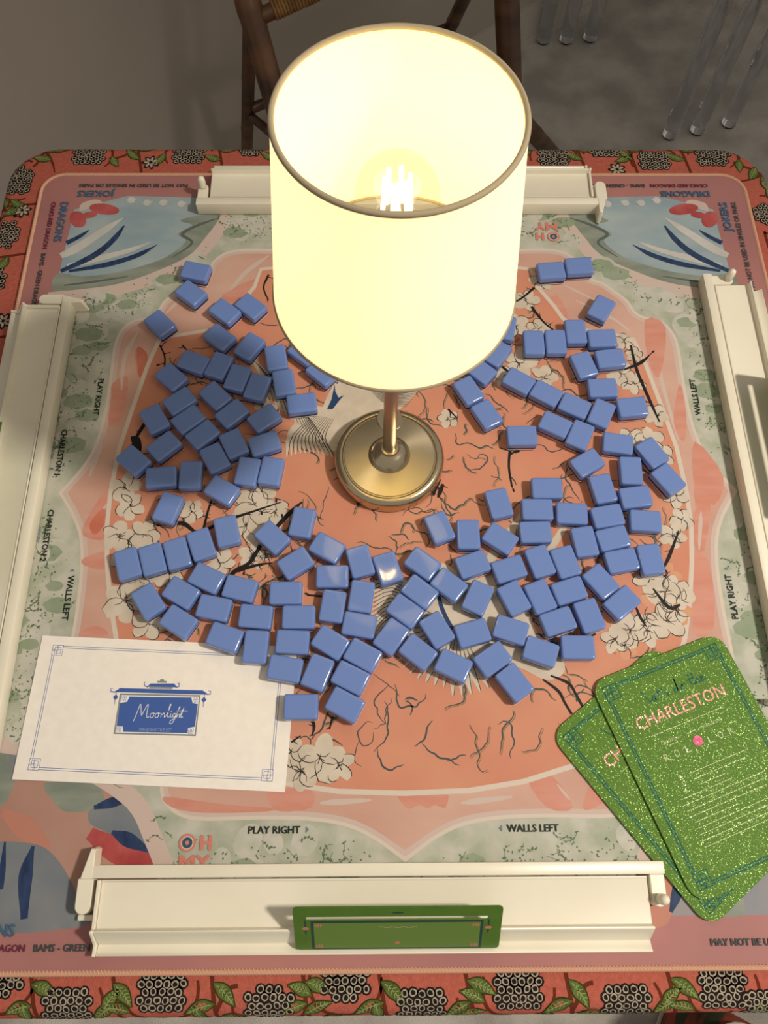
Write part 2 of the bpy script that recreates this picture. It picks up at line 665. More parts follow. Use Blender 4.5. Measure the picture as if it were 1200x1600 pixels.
m_line2 = mat('mat_blush_line', rgb(214, 188, 172), 0.62, 0.25)
m_green = mat('mat_sage', rgb(170, 178, 150), 0.62, 0.25, vary=rgb(202, 200, 182), scale=44, detail=8, lo=0.36, hi=0.64)
m_sage2 = mat('mat_sage_leaf', rgb(142, 160, 124), 0.62, 0.25, vary=rgb(156, 170, 138), scale=60)
m_sagel = mat('mat_sage_light', rgb(206, 202, 186), 0.62, 0.25, vary=rgb(188, 190, 168), scale=80)
m_pink = mat('mat_pink', rgb(222, 172, 148), 0.62, 0.25, vary=rgb(214, 156, 130), scale=9, detail=6, stretch=(1, 2.2, 1))
m_peach = mat('mat_peach', rgb(222, 134, 104), 0.62, 0.25, vary=rgb(226, 150, 124), scale=26, detail=5, stretch=(1, 4, 1))
m_orng = mat('mat_orange', rgb(216, 104, 66), 0.62, 0.25, vary=rgb(220, 128, 94), scale=40)
m_coral = mat('mat_coral', rgb(222, 132, 92), 0.62, 0.25, vary=rgb(226, 144, 100), scale=14, detail=6)
m_black = mat('mat_black', rgb(28, 24, 26), 0.62, 0.25)
m_teal = mat('mat_teal_ink', rgb(66, 84, 84), 0.62, 0.25)
m_olive = mat('mat_olive_ink', rgb(150, 120, 62), 0.62, 0.25)
m_ivory = mat('mat_ivory', rgb(222, 206, 182), 0.62, 0.25, vary=rgb(208, 190, 164), scale=60)
m_gold = mat('mat_gold', rgb(222, 160, 92), 0.62, 0.25, vary=rgb(230, 140, 116), scale=90)
m_txt = mat('mat_text_dark', rgb(32, 44, 34), 0.62, 0.25)
m_txtb = mat('mat_text_blue', rgb(58, 104, 140), 0.62, 0.25)
m_txtp = mat('mat_text_plum', rgb(120, 26, 66), 0.62, 0.25)
m_txts = mat('mat_text_slate', rgb(66, 74, 74), 0.62, 0.25)
m_txtc = mat('mat_text_coral', rgb(226, 124, 100), 0.62, 0.25)
m_txtl = mat('mat_text_pale', rgb(104, 134, 150), 0.62, 0.25)

mb = MB()
ol = rounded_rect(-0.3985, 0.3985, -0.3985, 0.3985, 0.026, 8)
mb.prism(ol, 0.0009, MZ)
mb.build('base', m_band, matE)

# stitched rolled edge
mb = MB()
path = smooth_path(ol, 1, True)
per = []
tot = 0.0
for i in range(len(ol)):
    a, b = Vector(ol[i]), Vector(ol[(i + 1) % len(ol)])
    per.append((tot, a, b))
    tot += (b - a).length
mb2 = MB()
N = 1150
for k in range(N):
    s = tot * k / N
    for t0, a, b in per:
        if t0 <= s <= t0 + (b - a).length + 1e-9:
            break
    t = (b - a).normalized()
    nrm = Vector((t.y, -t.x))
    p = a + t * (s - t0)
    q = []
    c0 = Vector((p.x, p.y, 0.0034))
    dirv = (Vector((nrm.x, nrm.y, 0)) * 0.9 + Vector((t.x, t.y, 0)) * 0.5).normalized()
    sd_ = Vector((-dirv.y, dirv.x, 0))
    L_, W_ = 0.0031, 0.00150
    vs = [c0 - dirv * L_ + Vector((0, 0, 0.0010)), c0 + sd_ * W_ + Vector((0, 0, 0.0006)), c0 + dirv * L_ - Vector((0, 0, 0.0012)),
          c0 - sd_ * W_ + Vector((0, 0, 0.0006)), c0 + Vector((0, 0, 0.0026))]
    mb2.add(vs, [(0, 1, 4), (1, 2, 4), (2, 3, 4), (3, 0, 4)])
mb2.build('stitched_edge', mat('mat_edge_thread', rgb(244, 186, 140), 0.7, 0.3), matE, recalc=False)['kind'] = 'stuff'
mb = MB()
mb.tube([(x, y, 0.0033) for x, y in ol] + [(ol[0][0], ol[0][1], 0.0033)], 0.0022, 8, False)
mb.build('rolled_edge', mat('mat_edge_core', rgb(226, 160, 118), 0.7, 0.3), matE, smooth=True)

# --- corner paintings
ARC = [(0.1800, 0.372), (0.187, 0.335), (0.2018, 0.3037), (0.2204, 0.2757), (0.2593, 0.2517), (0.2937, 0.2374), (0.328, 0.2308), (0.368, 0.226)]


def mir(pts, sx, sy):
    return [(p[0] * sx, p[1] * sy) for p in pts]


B_ = 0.3625
p1, p2, p3, p4, p5, p6 = mprint(1), mprint(2), mprint(3), mprint(4), mprint(3), mprint(4)
q_line = mprint(5)
p_dark = mprint(3.5)
arc = smooth_path(ARC, 5)
for sx in (-1, 1):
    p1.poly(mir([(0.18, B_)] + [(a.x, a.y) for a in arc if a.x < B_ and a.y < B_] + [(B_, 0.226), (0.357, 0.347), (0.300, 0.3665)], sx, 1))


def px_poly(pr, pts, mirror=True, smooth=True, per=6):
    q = [at(*p) for p in pts]
    if smooth:
        q = smooth_path(q, per, True)
    pr.poly([(a.x, a.y) for a in q])
    if mirror:
        pr.poly([(-a.x, a.y) for a in q])


def px_stroke(pr, pts, w, mirror=False, per=8):
    """w in photo pixels; a list tapers along the stroke"""
    q = smooth_path([at(*p) for p in pts], per)
    n = len(q)
    mpp = 0.00055
    if isinstance(w, (list, tuple)):
        ws = []
        for k in range(n):
            t = k / (n - 1) * (len(w) - 1)
            i = min(int(t), len(w) - 2)
            h = 0.5 - 0.5 * math.cos(PI * (t - i))
            ws.append((w[i] + (w[i + 1] - w[i]) * h) * mpp)
    else:
        ws = [w * mpp] * n
    pr.stroke(q, ws)
    if mirror:
        pr.stroke([(-a.x, a.y) for a in q], ws)


# grey-green sweep along the arc
px_poly(p2, [(350, 338), (330, 368), (298, 400), (240, 428), (187, 444), (90, 458), (88, 428), (130, 432), (190, 424), (255, 404), (290, 378), (278, 366), (300, 352), (282, 345), (305, 338)])
# pale feathers, then dark ones
px_stroke(p3, [(192, 341), (160, 362), (120, 388), (95, 400)], [3, 17, 20, 14], True)
px_stroke(p3, [(236, 378), (200, 392), (150, 405), (105, 416)], [2, 11, 15, 10], True)
px_stroke(p4, [(194, 353), (176, 376), (146, 400), (95, 424)], [4, 12, 14, 9], True)
px_stroke(p4, [(245, 383), (215, 399), (170, 413), (108, 424)], [2, 11, 12, 6], True)
px_stroke(p4, [(139, 360), (124, 370), (104, 380)], [3, 9, 11], True)
p_red, p_bl = mprint(4.4), mprint(4)
for c, rx, ry, a in (((163, 327), 24, 8, -0.2), ((122, 343), 12, 13, 0.5), ((140, 336), 12, 5, 0.2)):
    w_ = at(*c)
    for sx in (1, -1):
        p_red.ellipse((w_.x * sx, w_.y), rx * 0.00072, ry * 0.00095, a * sx, 16)
px_poly(p_bl, [(128, 318), (150, 312), (160, 318), (140, 326), (125, 330)])
p_fl = mprint(4)
for c in ((205, 313), (230, 317), (255, 317), (283, 319)):
    for sx in (1, -1):
        w_ = at(*c)
        p_fl.ellipse((w_.x * sx, w_.y), 0.0045, 0.0048, 0, 10)
        p_fl.stroke([(w_.x * sx, w_.y), (w_.x * sx + 0.006 * sx, w_.y + 0.002)], 0.0015)
# grey brush marks inside the sweep
px_stroke(p_dark, [(345, 340), (310, 352), (285, 366), (300, 380), (270, 402)], [2, 6, 7, 5, 2], True)
px_stroke(p_dark, [(200, 432), (150, 440), (100, 446)], [2, 5, 3], True)

# lower corners: different brushwork on a peach ground
lo_pe, lo_gr, lo_bl, lo_nv, lo_rd, lo_or = mprint(1), mprint(2), mprint(2.5), mprint(3.5), mprint(3), mprint(2.2)
cor = [(0.18, B_)] + [(a.x, a.y) for a in arc if a.x < B_ and a.y < B_] + [(B_, 0.226), (B_, B_)]
lo_pe.poly(mir(cor, -1, -1))
px_poly(lo_gr, [(68, 1226), (90, 1222), (150, 1226), (160, 1262), (105, 1268), (82, 1250)], False)
px_poly(lo_gr, [(-30, 1130), (30, 1175), (25, 1215), (0, 1260), (-60, 1250)], False)
px_poly(lo_bl, [(145, 1262), (200, 1246), (222, 1290), (236, 1340), (200, 1320), (165, 1300), (140, 1285)], False)
px_poly(lo_bl, [(-40, 1330), (50, 1318), (95, 1350), (128, 1420), (125, 1448), (-40, 1448)], False)
px_poly(lo_bl, [(20, 1150), (60, 1165), (70, 1200), (20, 1210)], False)
px_stroke(lo_nv, [(147, 1262), (175, 1254), (200, 1248)], [6, 15, 8], False)
px_stroke(lo_nv, [(175, 1300), (200, 1312), (234, 1330)], [6, 20, 6], False)
px_stroke(lo_nv, [(52, 1322), (40, 1370), (38, 1436)], [5, 20, 10], False)
px_stroke(lo_nv, [(8, 1315), (4, 1360), (2, 1390)], [3, 9, 6], False)
px_stroke(lo_rd, [(140, 1302), (185, 1330), (240, 1352)], [18, 34, 34], False)
px_stroke(lo_or, [(4, 1268), (40, 1295), (75, 1325)], [12, 30, 14], False)
# right one
lo_pe2 = mprint(1)
lo_pe2.poly(mir(cor, 1, -1))
px_poly(lo_or, [(1010, 1350), (1050, 1370), (1045, 1440), (1005, 1440)], False)
px_stroke(lo_nv, [(1060, 1380), (1056, 1400), (1048, 1425)], [16, 14, 5], False)
px_poly(lo_gr, [(1085, 1420), (1110, 1370), (1150, 1380), (1160, 1430)], False)
px_poly(lo_gr, [(1180, 1100), (1215, 1090), (1230, 1130), (1190, 1140)], False)

p1.build('printed_corner_sky', m_blue, matE, True)
lo_pe2.build('printed_corner_sky', mat('mat_slate', rgb(138, 142, 152), 0.62, 0.25, vary=rgb(168, 152, 146), scale=12), matE, True)
p2.build('printed_corner_waves', m_grey, matE, True)
p_dark.build('printed_corner_waves', mat('mat_greydark', rgb(92, 106, 96), 0.62, 0.25), matE, True)
p3.build('printed_feathers', m_whit, matE, True)
p4.build('printed_feathers', m_navy, matE, True)
p_red.build('printed_petals', m_red, matE, True)
p_bl.build('printed_petals', m_line2, matE, True)
p_fl.build('printed_small_flowers', m_whit, matE, True)
lo_pe.build('printed_corner_ground', mat('mat_clay', rgb(196, 146, 122), 0.62, 0.25, vary=rgb(184, 130, 108), scale=8), matE, True)
lo_gr.build('printed_brush_marks', m_grey, matE, True)
lo_bl.build('printed_brush_marks', mat('mat_dusk', rgb(118, 128, 138), 0.62, 0.25, vary=rgb(136, 140, 142), scale=24), matE, True)
lo_nv.build('printed_brush_marks', m_navy, matE, True)
lo_rd.build('printed_brush_marks', m_red, matE, True)
lo_or.build('printed_brush_marks', mat('mat_rust', rgb(206, 128, 98), 0.62, 0.25), matE, True)

# --- sage panel, its pale outline, the pink scalloped frame, the coral field
q_green = mprint(4.8)
full = []
for k, (sx, sy) in enumerate(((-1, -1), (1, -1), (1, 1), (-1, 1))):
    a_ = [(p.x * sx, p.y * sy) for p in arc]
    full += a_ if sx * sy < 0 else a_[::-1]
    # ring order: lower-left, lower-right, upper-right, upper-left
ring = []
for sx, sy, rev in ((-1, -1, True), (1, -1, False), (1, 1, True), (-1, 1, False)):
    a_ = [(p.x * sx, p.y * sy) for p in arc if p.x <= B_ + 0.004 and p.y <= B_ + 0.012]
    ring += a_[::-1] if rev else a_
q_green.poly(ring)
q_green.build('printed_sage_panel', m_green, matE)
for sx in (-1, 1):
    for sy in (-1, 1):
        q_line.stroke(mir([(p.x, p.y) for p in arc], sx, sy), 0.0145)
q_line.build('printed_outline', m_line2, matE, True)

half = [(0.0, 0.323), (0.012, 0.3145), (0.027, 0.305), (0.048, 0.2962), (0.079, 0.2915), (0.12, 0.2905), (0.160, 0.2913), (0.178, 0.289), (0.190, 0.283), (0.1985, 0.273),
        (0.2015, 0.260), (0.2080, 0.2515), (0.222, 0.2455), (0.2340, 0.2340)]
quart = half + [(y, x) for x, y in half[::-1][1:]]
q_pink, q_pl, q_pl2 = mprint(7.6), mprint(6.6), mprint(7.1)
loop = []
for k in range(4):
    R_ = Matrix.Rotation(-k * PI / 2, 2)
    loop += [tuple(R_ @ Vector(p)) for p in quart[:-1]]
# keep the four cusps sharp, smooth the rest
sm = []
nq = len(quart) - 1
for k in range(4):
    seg = [loop[(k * nq + i) % len(loop)] for i in range(nq + 1)]
    sm += smooth_path(seg, 3)[:-1]


def inset(poly, d):
    """the scalloped outline moved inward, its four cusps kept clean"""
    cusp = [(0.0, 0.323), (0.323, 0.0), (0.0, -0.323), (-0.323, 0.0)]
    out = []
    n = len(poly)
    ar = sum(poly[i][0] * poly[(i + 1) % n][1] - poly[(i + 1) % n][0] * poly[i][1] for i in range(n))
    for i in range(n):
        p = Vector(poly[i])
        dist = min((p - Vector(c)).length for c in cusp)
        if dist < 1e-4:
            out.append(tuple(p * (1 - d * 1.35 / p.length)))
            continue
        if dist < 1.4 * d:
            continue
        t = (Vector(poly[(i + 1) % n]) - Vector(poly[i - 1])).normalized()
        nn = Vector((-t.y, t.x)) * (1 if ar > 0 else -1)
        out.append(tuple(p + nn * d))
    return out


q_pl.poly(sm)
q_pl2.poly(inset(sm, 0.0030))
q_pink.poly(inset(sm, 0.0068))
q_pl.build('printed_outline', m_line, matE, True)
q_pink.build('printed_pink_frame', m_pink, matE)
q_pl2.build('printed_outline', mat('mat_pale_blush', rgb(214, 186, 172), 0.62, 0.25), matE, True)

# brush marks on the pink frame
q_br, q_bl2 = mprint(8), mprint(8.1)
for poly in ([(625, 1238), (695, 1236), (696, 1262), (680, 1258), (668, 1263), (655, 1258), (640, 1264), (628, 1255)],
             [(420, 1236), (485, 1234), (486, 1262), (440, 1268), (424, 1258)],
             [(255, 1245), (300, 1250), (360, 1258), (420, 1262), (418, 1268), (320, 1270), (270, 1262)],
             [(825, 1218), (862, 1212), (895, 1262), (855, 1262)], [(910, 1262), (925, 1225), (955, 1240), (930, 1262)],
             [(130, 824), (150, 788), (172, 765), (168, 838), (135, 840)], [(132, 872), (170, 862), (168, 890), (132, 884)],
             [(176, 600), (200, 590), (192, 650), (170, 664), (174, 620)], [(213, 545), (232, 560), (218, 590), (212, 565)],
             [(122, 992), (150, 978), (170, 990), (150, 996)], [(350, 500), (395, 470), (420, 480), (380, 510)], [(330, 505), (350, 460), (420, 430), (415, 460), (370, 490)],
             [(850, 480), (870, 462), (890, 500), (880, 512)], [(1008, 500), (1040, 512), (1030, 590), (1012, 560)],
             [(1062, 600), (1072, 650), (1068, 690), (1052, 660)], [(1085, 690), (1130, 745), (1115, 790), (1085, 760)], [(1085, 800), (1110, 780), (1100, 860), (1084, 850)],
             [(1082, 870), (1108, 880), (1115, 980), (1082, 985)], [(1085, 760), (1112, 735), (1102, 770), (1090, 800)]):
    px_poly(q_br, poly, False, True, 3)
for st, w_ in (([(900, 470), (960, 500), (985, 520)], 7), ([(880, 445), (930, 470)], 5), ([(1020, 545), (1040, 620), (1060, 690)], 8), ([(1095, 700), (1080, 740)], 4),
               ([(420, 400), (380, 430), (350, 470)], 10), ([(310, 440), (260, 490)], 9), ([(215, 520), (195, 560), (190, 610)], 9), ([(160, 690), (140, 745)], 10),
               ([(152, 826), (160, 800), (170, 785)], 5), ([(960, 1150), (940, 1210)], 9), ([(890, 1250), (870, 1225)], 4), ([(1095, 800), (1092, 860)], 7), ([(500, 1255), (580, 1250)], 9),
               ([(720, 1255), (800, 1245)], 9)):
    px_stroke(q_bl2, st, [w_ * 0.3, w_, w_ * 0.8, w_ * 0.3], False)
q_br.build('printed_brush_marks', m_peach, matE, True)
q_bl2.build('printed_brush_marks', m_line2, matE, True)
q_o = mprint(8.2)
for poly in ([(214, 545), (226, 548), (231, 562), (218, 592)], [(380, 502), (408, 478), (424, 488), (395, 508)], [(140, 820), (160, 795), (168, 810), (150, 836)]):
    px_poly(q_o, poly, False, True, 3)
q_o.build('printed_brush_marks', m_orng, matE, True)

top = [(0.0, 0.2735), (0.06, 0.2705), (0.110, 0.2660), (0.1439, 0.2616), (0.149, 0.2387), (0.1646, 0.2137), (0.1726, 0.1974), (0.19, 0.1835), (0.2305, 0.1756), (0.2430, 0.1720),
       (0.2515, 0.142), (0.2615, 0.0894), (0.269, 0.0465), (0.2715, 0.0)]
bot = [(0.2715, 0.0), (0.2705, -0.036), (0.2655, -0.072), (0.2585, -0.106), (0.2485, -0.142), (0.235, -0.175), (0.200, -0.213), (0.168, -0.237), (0.1398, -0.2485), (0.0983, -0.2605),
       (0.0535, -0.2672), (0.0, -0.2690)]
rt = top[:-1] + bot
inner = rt + [(-x, y) for x, y in rt[::-1][1:-1]]
q_cor, q_il = mprint(9), mprint(8.6)
q_il.stroke(inner, 0.0085, True)
q_cor.poly(inner)
q_il.build('printed_outline', m_line, matE, True)
q_cor.build('printed_coral_field', m_coral, matE)


def inside(p, poly):
    c = False
    for i in range(len(poly)):
        a, b = poly[i - 1], poly[i]
        if (a[1] > p[1]) != (b[1] > p[1]) and p[0] < (b[0] - a[0]) * (p[1] - a[1]) / (b[1] - a[1]) + a[0]:
            c = not c
    return c


# --- sage panel: tiny leaves, blooms and speckles
g_leaf, g_bl, g_sp = mprint(5.57), mprint(5.13), mprint(5.91)
rg = random.Random(11)
sage_keep = [(0.30, 0.105), (0.30, -0.105)]
for k in range(900):
    for _ in range(30):
        x, y = rg.uniform(-0.355, 0.355), rg.uniform(-0.355, 0.355)
        if inside((x, y), ring) and not inside((x * 0.955, y * 0.955), sm):
            break
    else:
        continue
    t = rg.random()
    if t < 0.16:
        r_ = rg.uniform(0.007, 0.016)
        g_bl.ellipse((x, y), r_, r_ * rg.uniform(0.7, 1), rg.uniform(0, PI), 14)
    elif t < 0.24:
        a = rg.uniform(0, 2 * PI)
        r_ = rg.uniform(0.008, 0.016)
        g_leaf.poly([(x + r_ * math.cos(a + b_), y + r_ * math.sin(a + b_) * 0.6) for b_ in (0, 0.6, 1.4, 2.2, 3.0, 3.4, 4.4, 5.5)])
    elif t < 0.62:
        a = rg.uniform(0, 2 * PI)
        pts = [(x, y)]
        for i in range(rg.randint(3, 6)):
            a += rg.uniform(-0.7, 0.7)
            pts.append((pts[-1][0] + 0.003 * math.cos(a), pts[-1][1] + 0.003 * math.sin(a)))
            if rg.random() < 0.6:
                g_sp.ellipse(pts[-1], rg.uniform(0.0011, 0.0024), rg.uniform(0.0006, 0.0011), rg.uniform(0, PI), 6)
        g_sp.stroke(pts, 0.00045)
    else:
        for i in range(rg.randint(3, 8)):
            g_sp.ellipse((x + rg.gauss(0, 0.005), y + rg.gauss(0, 0.005)), rg.uniform(0.0005, 0.0014), rg.uniform(0.0004, 0.0009), rg.uniform(0, PI), 6)
g_bl.build('printed_sage_blooms', m_sagel, matE)['kind'] = 'stuff'
g_leaf.build('printed_sage_leaves', m_sage2, matE)['kind'] = 'stuff'
g_sp.build('printed_sage_sprigs', mat('mat_sage_ink', rgb(98, 122, 86), 0.62, 0.25), matE)['kind'] = 'stuff'

# --- coral field: cranes, blossom, branches and squiggles
a_iv, a_ln, a_bk, a_tl, a_ol, a_nv, a_gd = mprint(11), mprint(13), mprint(12), mprint(10), mprint(9.6), mprint(12.5), mprint(10.6)
rs_ = random.Random(21)
for k in range(600):
    x, y = rs_.uniform(-0.26, 0.26), rs_.uniform(-0.26, 0.26)
    if not inside((x * 1.06, y * 1.06), inner):
        continue
    a = rs_.uniform(0, 2 * PI)
    pts = [(x, y)]
    curl = rs_.uniform(-0.5, 0.5)
    for i in range(rs_.randint(4, 15)):
        a += curl * rs_.uniform(-0.6, 1.4) + rs_.uniform(-0.6, 0.6)
        st_ = rs_.uniform(0.0020, 0.0042)
        pts.append((pts[-1][0] + st_ * math.cos(a), pts[-1][1] + st_ * math.sin(a)))
    if not inside((pts[-1][0] * 1.04, pts[-1][1] * 1.04), inner):
        continue
    pts = [(q.x, q.y) for q in smooth_path(pts, 2)]
    w_ = rs_.uniform(0.0006, 0.0013)
    n = len(pts)
    a_tl.stroke(pts, [w_ * (0.4 + 0.9 * math.sin(PI * (i + 0.5) / n)) for i in range(n)])
    if rs_.random() < 0.45:
        a_ol.stroke([(p[0] + 0.0012, p[1] - 0.0010) for p in pts], w_ * 0.8)


def blossom(px, py, r, petals=5, seed=0, gold=False):
    """r in photo pixels"""
    c = at(px, py)
    R_ = r * 0.00058
    q = random.Random(seed * 7 + int(px))
    a0 = q.uniform(0, 2 * PI)
    for k in range(petals):
        a = a0 + 2 * PI * k / petals + q.uniform(-0.15, 0.15)
        rx, ry = R_ * q.uniform(0.46, 0.56), R_ * q.uniform(0.34, 0.46)
        pc = (c.x + R_ * 0.55 * math.cos(a), c.y + R_ * 0.55 * math.sin(a))
        out = []
        for i in range(12):
            b = 2 * PI * i / 12
            j = q.uniform(0.9, 1.1)
            out.append((pc[0] + rx * j * math.cos(b) * math.cos(a) - ry * j * math.sin(b) * math.sin(a), pc[1] + rx * j * math.cos(b) * math.sin(a) + ry * j * math.sin(b) * math.cos(a)))
        (a_gd if gold else a_iv).poly(out)
        s0 = q.randint(0, 11)
        ar = [out[(s0 + i) % 12] for i in range(q.randint(4, 7))]
        a_ln.stroke(ar, [0.00055 * (0.3 + math.sin(PI * (i + 0.5) / len(ar))) for i in range(len(ar))])
    for k in range(4):
        a = q.uniform(0, 2 * PI)
        l_ = R_ * q.uniform(0.15, 0.4)
        a_ln.stroke([(c.x, c.y), (c.x + l_ * math.cos(a), c.y + l_ * math.sin(a))], 0.0005)


for i, (x, y, r) in enumerate(((196, 762, 26), (204, 792, 24), (186, 838, 26), (206, 862, 34), (226, 836, 26), (216, 905, 34), (196, 940, 34), (232, 975, 26), (262, 890, 30), (255, 700, 24),
                               (398, 790, 34), (386, 822, 30), (430, 802, 26), (396, 868, 24), (344, 880, 24), (410, 770, 22), (500, 1185, 34), (470, 1205, 26), (530, 1195, 24), (455, 1175, 20),
                               (985, 690, 26), (1015, 690, 26), (1030, 712, 24), (970, 585, 26), (990, 600, 22), (1025, 650, 22), (1055, 775, 22), (1064, 812, 20), (1050, 838, 22), (1015, 905, 28), (1040, 925, 30),
                               (985, 985, 30), (1010, 985, 26), (1042, 970, 30), (1062, 930, 24), (960, 1000, 22), (822, 470, 24), (806, 510, 26), (842, 515, 22), (772, 545, 26), (812, 568, 30), (850, 590, 24),
                               (790, 590, 22), (735, 610, 22), (845, 440, 22), (700, 655, 18), (975, 535, 18), (990, 555, 16), (350, 720, 24), (300, 800, 20), (415, 640, 20), (640, 470, 30), (560, 455, 26),
                               (700, 450, 28), (480, 470, 22))):
    blossom(x, y, r, 5, i)
for i, (x, y, r) in enumerate(((1040, 900, 24), (1030, 945, 30), (1058, 955, 22), (975, 1010, 20), (415, 870, 22), (405, 885, 24))):
    blossom(x, y, r, 5, i + 90, True)

# branches
for st, w_ in (([(245, 822), (285, 818), (310, 832), (350, 815), (395, 800), (440, 785)], [3, 8, 5, 7, 4, 2]), ([(318, 830), (325, 800), (335, 770)], [5, 4, 2]),
               ([(345, 925), (365, 895), (390, 880), (410, 850), (450, 805), (472, 785)], [3, 8, 7, 6, 8, 3]), ([(372, 893), (400, 884), (425, 880)], [5, 5, 2]),
               ([(205, 700), (225, 665), (250, 640)], [4, 7, 3]), ([(210, 690), (215, 725), (230, 740)], [3, 5, 2]), ([(490, 960), (470, 1000), (460, 1040)], [4, 8, 4]),
               ([(555, 900), (520, 930), (480, 930)], [5, 4, 3]), ([(797, 700), (795, 730), (800, 762)], [5, 4, 3]), ([(795, 712), (815, 700)], [4, 2]),
               ([(835, 450), (810, 470), (780, 480)], [5, 4, 2]), ([(830, 480), (850, 505), (870, 520)], [6, 4, 3]), ([(770, 560), (800, 585), (850, 600), (880, 620)], [3, 6, 5, 3]),
               ([(985, 540), (995, 580), (1012, 620), (1030, 660)], [4, 6, 6, 3]), ([(970, 580), (1000, 568), (1015, 555)], [3, 7, 2]), ([(1005, 620), (985, 640)], [4, 2]),
               ([(1060, 830), (1045, 870), (1035, 890)], [3, 6, 3]), ([(1020, 920), (1045, 950), (1062, 945)], [3, 7, 4]), ([(990, 940), (1000, 965), (1010, 980)], [2, 5, 2]),
               ([(250, 540), (258, 560), (255, 590)], [3, 3, 2]), ([(285, 540), (300, 556)], [3, 2]), ([(420, 430), (412, 450), (420, 470)], [4, 3, 2]), ([(560, 790), (545, 760)], [3, 1]),
               ([(686, 753), (680, 762), (677, 775)], [6, 9, 4]), ([(692, 757), (688, 768), (684, 778)], [5, 8, 3]), ([(676, 758), (674, 766), (672, 772)], [3, 5, 2]),
               ([(470, 1110), (490, 1130), (488, 1150)], [3, 5, 2]), ([(520, 1120), (515, 1140)], [4, 2]), ([(455, 1160), (470, 1150)], [3, 2]), ([(735, 640), (760, 655), (782, 670)], [3, 4, 2]),
               ([(880, 980), (905, 1000), (930, 990)], [6, 8, 4]), ([(700, 640), (715, 655)], [4, 2])):
    px_stroke(a_bk, st, w_, False, 4)
    q = smooth_path([at(*p) for p in st], 4)
    for k in range(1, len(q) - 1, 2):          # twigs and leaves off the branch
        a = rs_.uniform(0, 2 * PI)
        l_ = rs_.uniform(0.003, 0.008)
        e = (q[k].x + l_ * math.cos(a), q[k].y + l_ * math.sin(a))
        a_bk.stroke([q[k], e], [0.0012, 0.0004])
        if rs_.random() < 0.4:
            a_bk.ellipse(e, 0.0022, 0.0010, a, 8)
px_poly(a_bk, [(205, 683), (218, 684), (222, 700), (218, 708), (208, 695)], False)

# crane beside the lamp
px_poly(a_iv, [(500, 690), (497, 660), (508, 628), (522, 602), (545, 585), (600, 570), (660, 590), (650, 615), (625, 640), (590, 660), (560, 690), (535, 706), (512, 702)], False)
for k in range(13):
    t = k / 12
    a, b = Vector((392 + 45 * t, 560 + 50 * t)), Vector((425 + 95 * t, 628 + 86 * t))
    c = a.lerp(b, 0.5) + Vector((6, -4))
    px_stroke(a_iv, [tuple(a), tuple(c), tuple(b)], [8, 12, 11, 3], False, 3)
    px_stroke(a_ln, [(a.x + 2, a.y), (c.x + 2, c.y), (b.x + 2, b.y)], [0.6, 1.3, 0.8], False, 3)
for k in range(11):
    t = k / 10
    px_stroke(a_iv, [(520 - 30 * t, 640 - 5 * t), (505 - 50 * t, 680 - 4 * t), (520 - 72 * t, 716 - 8 * math.sin(3 * t))], [10, 11, 2], False, 3)
    px_stroke(a_ln, [(522 - 30 * t, 655 - 5 * t), (508 - 50 * t, 684 - 4 * t), (523 - 72 * t, 712 - 8 * math.sin(3 * t))], [0.5, 1.4, 0.6], False, 3)
for k in range(12):
    t = k / 11
    px_stroke(a_ln, [(575 + 20 * t, 608 + 20 * t), (615, 612 + 22 * t), (660 - 25 * t, 606 + 30 * t)], [0.5, 1.6, 0.5], False, 3)
px_poly(a_nv, [(523, 601), (518, 625), (511, 640), (520, 640), (530, 627), (538, 618), (529, 622), (524, 612)], False, False)
px_stroke(a_nv, [(560, 530), (540, 560), (525, 600)], [10, 9, 6], False)

# crane between the near tiles
px_poly(a_iv, [(640, 905), (690, 880), (730, 905), (780, 900), (815, 930), (840, 990), (880, 1035), (876, 1056), (850, 1062), (800, 1040), (740, 1045), (690, 1030), (650, 985)], False)
for k in range(20):
    t = k / 19
    a0 = 3.55 - 2.45 * t
    c0 = Vector((712, 975))
    e = c0 + Vector((math.cos(a0) * 112, math.sin(a0) * (100 if t < 0.75 else 112)))
    i0 = c0 + Vector((math.cos(a0) * 20, math.sin(a0) * 20))
    px_stroke(a_iv, [tuple(i0), tuple(i0.lerp(e, 0.6)), tuple(e)], [3, 15, 2], False, 3)
    px_stroke(a_ln, [tuple(i0 + Vector((3, 0))), tuple(i0.lerp(e, 0.6) + Vector((4, 0))), tuple(e + Vector((2, 0)))], [0.5, 1.3, 0.6], False, 3)
for k in range(14):
    t = k / 13
    px_stroke(a_iv, [(690, 945), (620 - 10 * t, 905 + 70 * t), (575 + 10 * t, 915 + 85 * t)], [6, 10, 2], False, 3)
    px_stroke(a_ln, [(660, 945), (615 - 10 * t, 908 + 70 * t), (580 + 10 * t, 918 + 83 * t)], [0.5, 1.3, 0.6], False, 3)
for k in range(9):
    px_stroke(a_ln, [(800 + k * 5, 930 + k * 6), (840 + 4 * k, 935 + 8 * k)], [0.6, 1.6, 0.6], False, 3)
px_stroke(a_iv, [(815, 800), (795, 835), (770, 868), (760, 895)], [4, 14, 16, 8], False)
px_stroke(a_iv, [(885, 818), (865, 850), (850, 870)], [10, 12, 4], False)
px_stroke(a_iv, [(905, 862), (880, 890)], [6, 10, 4], False)
px_stroke(a_nv, [(684, 925), (690, 950), (702, 975), (712, 988)], [6, 7, 7, 3], False)
px_stroke(a_bk, [(848, 1062), (872, 1080), (882, 1098), (893, 1116)], [3, 5, 4, 4], False)
px_stroke(a_bk, [(860, 1056), (888, 1068), (900, 1086), (912, 1108)], [3, 5, 4, 4], False)
for k in range(6):
    px_stroke(a_nv, [(836 + k * 7, 990 + k * 4), (860 + k * 6, 996 + k * 5)], [1, 3, 1], False, 3)
